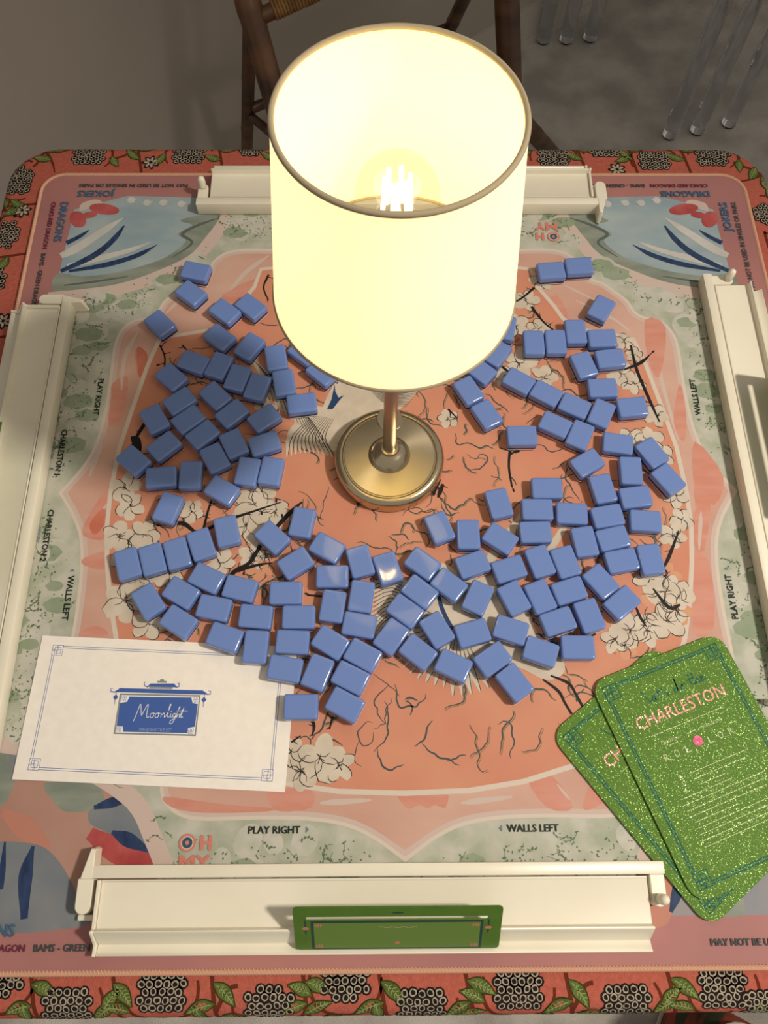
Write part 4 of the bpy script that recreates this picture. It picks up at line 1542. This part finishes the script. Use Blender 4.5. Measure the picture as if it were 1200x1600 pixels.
# shade of translucent linen: it lets the bulb's light through and glows
def shade_mat(name, strength, color, weave):
    m = bpy.data.materials.new(name)
    m.use_nodes = True
    nt = m.node_tree
    nt.nodes.clear()
    out = nt.nodes.new('ShaderNodeOutputMaterial')
    df = nt.nodes.new('ShaderNodeBsdfDiffuse')
    tr = nt.nodes.new('ShaderNodeBsdfTranslucent')
    mixs = nt.nodes.new('ShaderNodeMixShader')
    mixs.inputs[0].default_value = 0.5
    em = nt.nodes.new('ShaderNodeEmission')
    ads = nt.nodes.new('ShaderNodeAddShader')
    df.inputs[0].default_value = rgb(238, 228, 208)
    tr.inputs[0].default_value = rgb(240, 224, 200)
    em.inputs[0].default_value = color
    em.inputs[1].default_value = strength
    tc = nt.nodes.new('ShaderNodeTexCoord')
    mp = nt.nodes.new('ShaderNodeMapping')
    mp.inputs['Scale'].default_value = (90, 90, 900)
    nz = nt.nodes.new('ShaderNodeTexNoise')
    nz.inputs['Scale'].default_value = 2.0
    nz.inputs['Detail'].default_value = 3.0
    nt.links.new(tc.outputs['Object'], mp.inputs[0])
    nt.links.new(mp.outputs[0], nz.inputs['Vector'])
    mr = nt.nodes.new('ShaderNodeMapRange')
    mr.inputs['To Min'].default_value = strength * (1 - weave)
    mr.inputs['To Max'].default_value = strength * (1 + weave)
    nt.links.new(nz.outputs['Fac'], mr.inputs['Value'])
    nt.links.new(mr.outputs[0], em.inputs[1])
    nt.links.new(df.outputs[0], mixs.inputs[1])
    nt.links.new(tr.outputs[0], mixs.inputs[2])
    nt.links.new(mixs.outputs[0], ads.inputs[0])
    nt.links.new(em.outputs[0], ads.inputs[1])
    nt.links.new(ads.outputs[0], out.inputs[0])
    return m


SR, SR0, SZ0, SZ1 = 0.0664, 0.0801, 0.2622, 0.3983
m_shade = shade_mat('linen_shade', 0.45, (1.0, 0.76, 0.58, 1), 0.16)
m_lining = shade_mat('shade_lining', 0.88, (1.0, 0.92, 0.38, 1), 0.0)
MB().lathe([(SR0, SZ0), (SR, SZ1)], 96, cap=False).build('shade', m_shade, lamp, True)
MB().lathe([(SR0 - 0.0012, SZ0), (SR - 0.0012, SZ1)], 96, cap=False).build('shade_lining', m_lining, lamp, True)
m_rim = mat('shade_rim', rgb(166, 152, 124), 0.8, 0.2)
for SR, z in ((SR0, SZ0), (SR, SZ1)):
    rim = MB()
    rim.rings([[(q * math.cos(2 * PI * i / 96), q * math.sin(2 * PI * i / 96), z + dz) for i in range(96)]
               for q, dz in ((SR + 0.0004, -0.0013), (SR + 0.0010, 0.0), (SR + 0.0004, 0.0015), (SR - 0.0010, 0.0019), (SR - 0.0022, 0.0010), (SR - 0.0024, -0.0002), (SR - 0.0014, -0.0012), (SR + 0.0004, -0.0013))], cap=False)
    rim.build('shade_rim', m_rim, lamp, True)
# the bulb: clear globe, stem and glowing filaments
m_glass = bpy.data.materials.new('bulb_glass')
m_glass.use_nodes = True
nt = m_glass.node_tree
nt.nodes.clear()
out = nt.nodes.new('ShaderNodeOutputMaterial')
g_t, g_g, g_m = nt.nodes.new('ShaderNodeBsdfTransparent'), nt.nodes.new('ShaderNodeBsdfGlossy'), nt.nodes.new('ShaderNodeMixShader')
g_t.inputs[0].default_value = (0.97, 0.95, 0.88, 1)
g_g.inputs['Roughness'].default_value = 0.03
g_m.inputs[0].default_value = 0.04
nt.links.new(g_t.outputs[0], g_m.inputs[1])
nt.links.new(g_g.outputs[0], g_m.inputs[2])
nt.links.new(g_m.outputs[0], out.inputs[0])
BZ, BR = 0.3440, 0.0245
prof = [(0.0110, 0.318)] + [(BR * math.sin(a), BZ - BR * math.cos(a)) for a in [0.50 + (PI - 0.5) * k / 14 for k in range(15)]]
prof[-1] = (0.0002, BZ + BR)
bulb = MB().lathe(prof, 36, cap=False).build('bulb', m_glass, lamp, True)
m_fil = mat('filament', (1, 0.9, 0.7, 1), 0.5, emit=(1.0, 0.93, 0.72, 1), emit_strength=8.0)
for k in range(6):
    a = 2 * PI * k / 6 + 0.2
    MB().tube([(0.0085 * math.cos(a), 0.0085 * math.sin(a), 0.331), (0.0072 * math.cos(a), 0.0072 * math.sin(a), 0.358)], 0.0013, 8).build('filament', m_fil, bulb, True)
MB().lathe([(0.0040, 0.320), (0.0022, 0.334), (0.0012, 0.352), (0.0003, 0.354)], 12).build('filament_stem', mat('bulb_stem', rgb(230, 224, 200), 0.2), bulb, True)
bl = lamp_light('bulb_light', 'POINT', (LX, LY, ZB + 0.345), 0.31, (1.0, 0.68, 0.25), 0.012)
bl.parent = None

# ---------------------------------------------------------------- the tiles
m_tile = mat('tile_blue', rgb(104, 130, 188), 0.07, 0.5, coat=0.25)
m_tnavy = mat('tile_navy', rgb(20, 26, 84), 0.12, 0.5)
m_twhite = mat('tile_white', rgb(226, 218, 212), 0.25, 0.5)
TL, TW, TH = 0.0293, 0.0214, 0.0118


def slab(rings_, seg=5):
    """rounded-rectangle rings: (inset, z)"""
    rs = []
    for ins, z in rings_:
        rs.append([(x, y, z) for x, y in rounded_rect(-TL / 2 + ins, TL / 2 - ins, -TW / 2 + ins, TW / 2 - ins, max(0.0026 - ins * 0.75, 0.0008), seg)])
    return MB().rings(rs)


proto = empty('mahjong_tile', (0, 0, 0))
slab([(0.0, 0.0050), (0.0, 0.0098), (0.00022, 0.0106), (0.0007, 0.01135), (0.0013, 0.01168), (0.0019, 0.0118), (0.0026, 0.0118)]).build('blue_back', m_tile, proto, True, 30)
slab([(0.00012, 0.0017), (0.00004, 0.0050)]).build('navy_layer', m_tnavy, proto, True, 30)
slab([(0.0010, 0.0), (0.0004, 0.0004), (0.0, 0.0010), (0.0, 0.0017)]).build('white_face', m_twhite, proto, True, 30)
TILES = """-0.2120,0.2514,167 -0.2144,0.2228,141 -0.2428,0.1849,134 -0.1777,0.1997,141 -0.1513,0.2060,139 -0.1806,0.1679,140 -0.1497,0.1566,57 -0.2046,0.1379,158 -0.1788,0.1338,69 -0.1595,0.1195,74 -0.1393,0.1088,74 -0.1222,0.1432,100 -0.1130,0.1140,100 -0.0947,0.0905,8 -0.0945,0.1497,140 -0.0756,0.1261,138 -0.2249,0.1206,137 -0.2142,0.0930,38 -0.2366,0.0730,121 -0.1799,0.0991,134 -0.1621,0.0789,43 -0.1305,0.0738,38 -0.2041,0.0725,40 -0.1887,0.0559,42 -0.2247,0.0435,43 -0.2519,0.0285,139 -0.1752,0.0305,119 -0.1581,0.0459,116 -0.1288,0.0460,20 -0.2241,0.0107,5 -0.1967,0.0129,91 -0.1662,-0.0032,149 -0.1435,0.0163,81 -0.1213,0.0166,81 -0.2147,-0.0210,72 -0.1588,-0.0438,104 -0.1171,-0.0502,137 -0.0901,-0.0358,79 -0.2456,-0.0751,108 -0.2239,-0.0710,108 -0.2022,-0.0655,108 -0.1812,-0.0569,111 -0.0949,-0.0752,34 -0.0668,-0.0605,150 -0.0617,-0.0879,0 -0.1737,-0.0891,154 -0.1433,-0.0990,166 -0.1953,-0.1027,150 -0.2234,-0.1101,124 -0.1950,-0.1289,148 -0.1652,-0.1166,168 -0.1281,-0.1245,175 -0.1026,-0.1032,180 -0.0904,-0.1252,180 -0.1538,-0.1430,161 -0.1266,-0.1514,86 -0.0950,-0.1474,177 -0.1006,-0.1706,170 -0.0727,-0.1740,69 -0.0859,-0.2026,180 -0.0608,-0.1155,82 -0.0367,-0.0738,105 -0.0120,-0.0804,108 -0.0356,-0.1067,82 -0.0374,-0.1326,170 0.0194,-0.0763,143 0.0425,-0.0962,141 0.0162,-0.1026,141 0.0029,-0.1201,143 -0.0096,-0.1431,54 0.0135,-0.1568,141 0.0304,-0.1373,121 0.0614,-0.1402,16 0.0435,-0.1688,154 -0.0622,-0.1480,148 -0.0342,-0.1593,151 -0.0446,-0.1787,153 -0.0491,-0.2012,152 0.0359,-0.0412,111 0.0620,-0.0482,90 0.0646,-0.0770,19 0.0910,-0.0523,145 0.1237,-0.0461,1 0.1273,-0.0235,179 0.0972,-0.0817,17 0.1256,-0.0746,107 0.1487,-0.0751,106 0.1680,-0.0556,98 0.1918,-0.0305,10 0.1943,-0.0525,13 0.1997,-0.0741,10 0.2264,-0.0354,176 0.2260,-0.0729,96 0.1785,-0.0937,127 0.1952,-0.1136,39 0.0996,-0.1089,115 0.1232,-0.1076,110 0.1494,-0.1022,17 0.1649,-0.1251,106 0.1368,-0.1302,18 0.1519,-0.1533,179 0.0677,-0.1084,64 0.0948,-0.1377,161 0.1195,-0.1569,160 0.0775,-0.1633,34 0.0948,-0.1834,126 0.1187,0.0539,1 0.0920,-0.0172,103 0.1380,-0.0019,180 0.1590,-0.0278,177 0.1788,0.0245,31 0.1906,-0.0025,101 0.2194,0.0161,88 0.2203,-0.0113,7 0.2105,0.0451,171 0.2421,0.0351,121 0.2536,0.0071,124 0.1749,0.0545,64 0.1518,0.0660,152 0.1643,0.2518,5 0.1944,0.2580,4 0.2122,0.2033,58 0.1387,0.1607,89 0.1610,0.1617,90 0.1826,0.1741,91 0.2089,0.1660,2 0.1870,0.1340,106 0.2144,0.1418,7 0.2027,0.1072,2 0.2294,0.0854,6 0.1200,0.1154,147 0.1462,0.1009,148 0.1729,0.0867,153 0.1983,0.0782,64 0.0695,0.1045,119 0.0860,0.0776,119 0.0824,0.1277,138 0.1000,0.1483,55 0.1103,0.1793,78"""
tiles = [tuple(float(q) for q in t.split(',')) for t in TILES.split()]
marks = [('the lamp base', (LX, LY)), ('the upper CHARLESTON print by the left rack', (-0.3265, 0.043)), ('the lower CHARLESTON print by the left rack', (-0.3265, -0.043)),
         ('the Moonlight emblem', (-0.195, -0.21)), ('the pink CHARLESTON heading', tuple(at(1060, 1100))),
         ('the JOKERS print by the wall', (-0.336, 0.369)), ('the rack knob behind the lamp', (-0.208, 0.366)),
         ('the OH MY print behind the lamp', (0.167, 0.315)), ('the slotted card in the front rack', (-0.007, -0.36)),
         ('the PLAY RIGHT print along the right rack', (0.2983, -0.105)), ('the WALLS LEFT print along the right rack', (0.2983, 0.103)),
         ('the PLAY RIGHT print along the left rack', (-0.2983, 0.105)), ('the WALLS LEFT print along the left rack', (-0.2983, -0.103)),
         ('the PLAY RIGHT print along the front rack', (-0.105, -0.2983)), ('the WALLS LEFT print along the front rack', (0.103, -0.2983)),
         ('the top corner of the covered glitter card', tuple(at(1013, 1013))), ('the knob of the right rack', tuple(at(1138, 432))),
         ('the upper left corner of the white card', tuple(at(65, 995))), ('the hook of the left rack', tuple(at(138, 476))), ('the knob of the front rack', tuple(at(1030, 1408))),
         ('the DRAGONS print by the acrylic chairs', tuple(at(1070, 303))), ('the lower edge of the Moonlight card', tuple(at(235, 1228))),
         ('the printed blue stroke between the tiles', tuple(at(698, 955))), ('the printed pale feather between the tiles', tuple(at(808, 815))),
         ('the printed black branch above the white card', tuple(at(395, 868)))]
order = ['nearest', 'second nearest', 'third nearest', 'fourth nearest', 'fifth nearest', 'sixth nearest', 'seventh nearest', 'eighth nearest', 'ninth nearest', 'tenth nearest',
         'eleventh nearest', 'twelfth nearest', 'thirteenth nearest', 'fourteenth nearest', 'fifteenth nearest', 'sixteenth nearest', 'seventeenth nearest', 'eighteenth nearest', 'nineteenth nearest',
         'twentieth nearest']
ranked = [sorted(range(len(tiles)), key=lambda i: (tiles[i][0] - p[0]) ** 2 + (tiles[i][1] - p[1]) ** 2) for _, p in marks]
labels = {}
spare = []
for r in range(len(order)):
    for (nm, _), rk in zip(marks, ranked):
        if rk[r] not in labels:
            labels[rk[r]] = 'blue tile, %s of all to %s' % (order[r], nm)
for i, (x, y, a) in enumerate(tiles):
    t = proto if i == 0 else copy_tree(proto)
    t.location = (x, y, ZB + 0.0006)
    t.rotation_euler = (0, 0, math.radians(a))
    tag(t, labels.get(i, 'blue tile lying face down among the others'), 'tile', 'blue mahjong tiles spread face down on the mat')

# ---------------------------------------------------------------- dark bamboo folding chair behind the table
m_bamboo = mat('dark_bamboo', rgb(104, 70, 40), 0.38, 0.5, vary=rgb(56, 34, 22), scale=9, stretch=(1, 1, 3), detail=5)
m_rattan = mat('rattan_wrap', rgb(150, 112, 62), 0.55, 0.4, vary=rgb(112, 78, 40), scale=60)
chB = empty('bamboo_chair', (0.03, 0.95, 0), 0, 'dark bamboo folding chair standing between the table and the wall', 'chair')
OFF = Vector((0.03, 0.95, 0))


def cane(name, a, b, r, nodes=4, m=m_bamboo, parent=chB):
    a, b = Vector(a) - OFF, Vector(b) - OFF
    pts, rad = [], []
    for k in range(nodes + 1):
        t = k / nodes
        for dt, f in ((-0.014, 1.0), (-0.004, 1.06), (0.004, 1.06), (0.014, 1.0)):
            tt = t + dt
            if 0 <= tt <= 1:
                pts.append(a.lerp(b, tt))
                rad.append(r * f)
    if (pts[0] - a).length > 1e-6:
        pts.insert(0, a)
        rad.insert(0, r)
    return MB().tube(pts, rad, 14).build(name, m, parent, True, 60)


def along(p, q, z):
    """point on the line p-q at height z"""
    t = (z - p.z) / (q.z - p.z)
    return p + (q - p) * t


A1, A2 = at_depth(391, 17, 0.86), at_depth(428, 150, 0.80)
C1, C2 = at_depth(792, 0, 0.95), at_depth(799, 190, 0.88)
B1, B2 = at_depth(390, 25, 0.91), at_depth(386, 223, 0.98)
E1, E2 = at_depth(724, 0, 1.10), at_depth(703, 45, 1.15)
D1, D2 = at_depth(790, 160, 0.86), at_depth(862, 240, 1.00)
topz = 0.98
cane('upright', along(A1, A2, 0.02), along(A1, A2, topz), 0.0195, 5)
cane('upright', along(C1, C2, 0.02), along(C1, C2, topz), 0.0205, 5)
cane('rear_leg', B1, along(B1, B2, 0.012), 0.0115, 4)
cane('rear_leg', along(E1, E2, 0.50), along(E1, E2, 0.012), 0.0125, 4)
cane('front_leg', D1, along(D1, D2, 0.016), 0.016, 3)
f1, f2 = at_depth(392, 170, 0.955), at_depth(703, 42, 1.15)
cane('stretcher', f1, f2, 0.0095, 4)
cane('stretcher', at_depth(392, 182, 0.955), at_depth(470, 245, 0.88), 0.0085, 3)
r1, r2 = along(A1, A2, A1.z - 0.01), along(C1, C2, A1.z + 0.07)
cane('back_rail', r1, r1.lerp(r2, 0.97), 0.0120, 4)
rw = MB()
for k in range(15):
    t = 0.08 + 0.012 * k
    p, q = r1.lerp(r2, t) - OFF, r1.lerp(r2, t + 0.011) - OFF
    rw.tube([p, p.lerp(q, 0.5), q], [0.0135, 0.0150, 0.0135], 12)
rw.build('rattan_binding', m_rattan, chB, True)
for zt in (0.62, 0.93):
    if zt > A1.z + 0.05:
        cane('back_rail', along(A1, A2, zt), along(C1, C2, zt), 0.0120, 4)
for k in range(1, 8):
    t = k / 8
    cane('spindle', (r1.lerp(r2, t)), along(A1, A2, 0.93).lerp(along(C1, C2, 0.93), t), 0.0052, 2)
# woven seat
sa, sb = along(A1, A2, 0.44), along(C1, C2, 0.44)
mid = (sa + sb) / 2 - OFF
ux = (sb - sa).normalized()
uy = Vector((-ux.y, ux.x, 0))
seat = MB()
for k in range(14):
    t0 = -0.16 + 0.32 * k / 14
    p = mid + ux * (t0 + 0.011)
    seat.tube([(p - uy * 0.12), (p + uy * 0.12)], 0.0105, 8)
seat.build('seat', m_rattan, chB, True)

# ---------------------------------------------------------------- clear acrylic chairs stacked on the carpet
m_acr = bpy.data.materials.new('clear_acrylic')
m_acr.use_nodes = True
nt = m_acr.node_tree
b = nt.nodes['Principled BSDF']
b.inputs['Base Color'].default_value = (0.80, 0.82, 0.85, 1)
b.inputs['Roughness'].default_value = 0.04
b.inputs['Transmission Weight'].default_value = 0.96
b.inputs['IOR'].default_value = 1.30
feet = [[(1045, 214), (848, 66)], [(1088, 207), (884, 66)], [(1137, 196), (921, 63)]]
acr_lab = ['clear acrylic chair lowest of the stack, nearest the bamboo chair', 'clear acrylic chair in the middle of the stack of three', 'clear acrylic chair farthest of the stack from the bamboo chair']
for k in range(3):
    fa, fb = (Vector(at(*p, -MT)) for p in feet[k])
    e1 = fb - fa
    e2 = Matrix.Rotation(math.radians(-11), 2) @ (Vector((e1.y, -e1.x)).normalized() * 0.38)
    ctr = fa + e1 * 0.5 + e2 * 0.5
    ch = empty('acrylic_chair', (ctr.x, ctr.y, 0), 0, acr_lab[k], 'chair', 'clear acrylic chairs in a stack')
    zs = 0.43 + 0.035 * k
    corners = [fa, fb, fb + e2, fa + e2]
    for i, p in enumerate(corners):
        q = p - ctr
        MB().tube([(q.x, q.y, 0.008), (q.x, q.y, zs)], 0.0175, 16).build('leg', m_acr, ch, True, 50)
        MB().lathe([(0.010, 0.0), (0.0150, 0.003), (0.0155, 0.008), (0.012, 0.0079)], 16, (q.x, q.y, 0)).build('foot', m_acr, ch, True, 50)
    sl = MB()
    sl.prism([tuple(p - ctr) for p in (corners if (corners[1] - corners[0]).cross(corners[2] - corners[1]) > 0 else corners[::-1])], zs, zs + 0.012)
    sl.build('seat', m_acr, ch)
    bk = MB()
    q0, q1 = corners[2] - ctr, corners[3] - ctr
    n2 = (e2.normalized()) * 0.012
    bk.add([(q0.x, q0.y, zs + 0.012), (q1.x, q1.y, zs + 0.012), (q1.x - n2.x, q1.y - n2.y, zs + 0.012), (q0.x - n2.x, q0.y - n2.y, zs + 0.012),
            (q0.x + n2.x * 4, q0.y + n2.y * 4, zs + 0.40), (q1.x + n2.x * 4, q1.y + n2.y * 4, zs + 0.40), (q1.x + n2.x * 3, q1.y + n2.y * 3, zs + 0.40), (q0.x + n2.x * 3, q0.y + n2.y * 3, zs + 0.40)],
           [(3, 2, 1, 0), (4, 5, 6, 7), (0, 1, 5, 4), (1, 2, 6, 5), (2, 3, 7, 6), (3, 0, 4, 7)])
    bk.build('backrest', m_acr, ch)

# ---------------------------------------------------------------- patterned floor cushion, only its corner in view
m_cush = mat('cushion_fabric', rgb(140, 64, 50), 0.9, 0.1, vary=rgb(58, 62, 44), scale=26, stretch=(1, 0.3, 1), lo=0.47, hi=0.53)
m_pipe = mat('cushion_piping', rgb(196, 186, 168), 0.9, 0.1)
cz = 0.24
c0 = at(1136, 1584, cz - MT)
rotc = math.radians(-28)
R2 = Matrix.Rotation(rotc, 2)
cen = Vector(c0) + R2 @ Vector((0.21, -0.21))
cu = empty('floor_cushion', (cen.x, cen.y, 0), rotc, 'dark red patterned floor cushion on the carpet at the near table edge', 'cushion')
prof = [(0.020, 0.0), (0.004, 0.02), (-0.006, 0.07), (-0.008, 0.12), (-0.006, 0.17), (0.004, cz - 0.018), (0.020, cz - 0.004), (0.05, cz), (0.12, cz + 0.006)]
MB().rings([[(x, y, z) for x, y in rounded_rect(-0.21 + i, 0.21 - i, -0.21 + i, 0.21 - i, 0.035, 6)] for i, z in prof]).build('cover', m_cush, cu, True, 60)
for z in (0.022, cz - 0.016):
    loop_ = [(x, y, z) for x, y in rounded_rect(-0.208, 0.208, -0.208, 0.208, 0.035, 6)]
    MB().tube(loop_ + [loop_[0]], 0.004, 8, False).build('piping', m_pipe, cu, True)
MB().sphere((0, 0, cz + 0.008), 0.016, 16, 8, 0.5).build('button', m_pipe, cu, True)
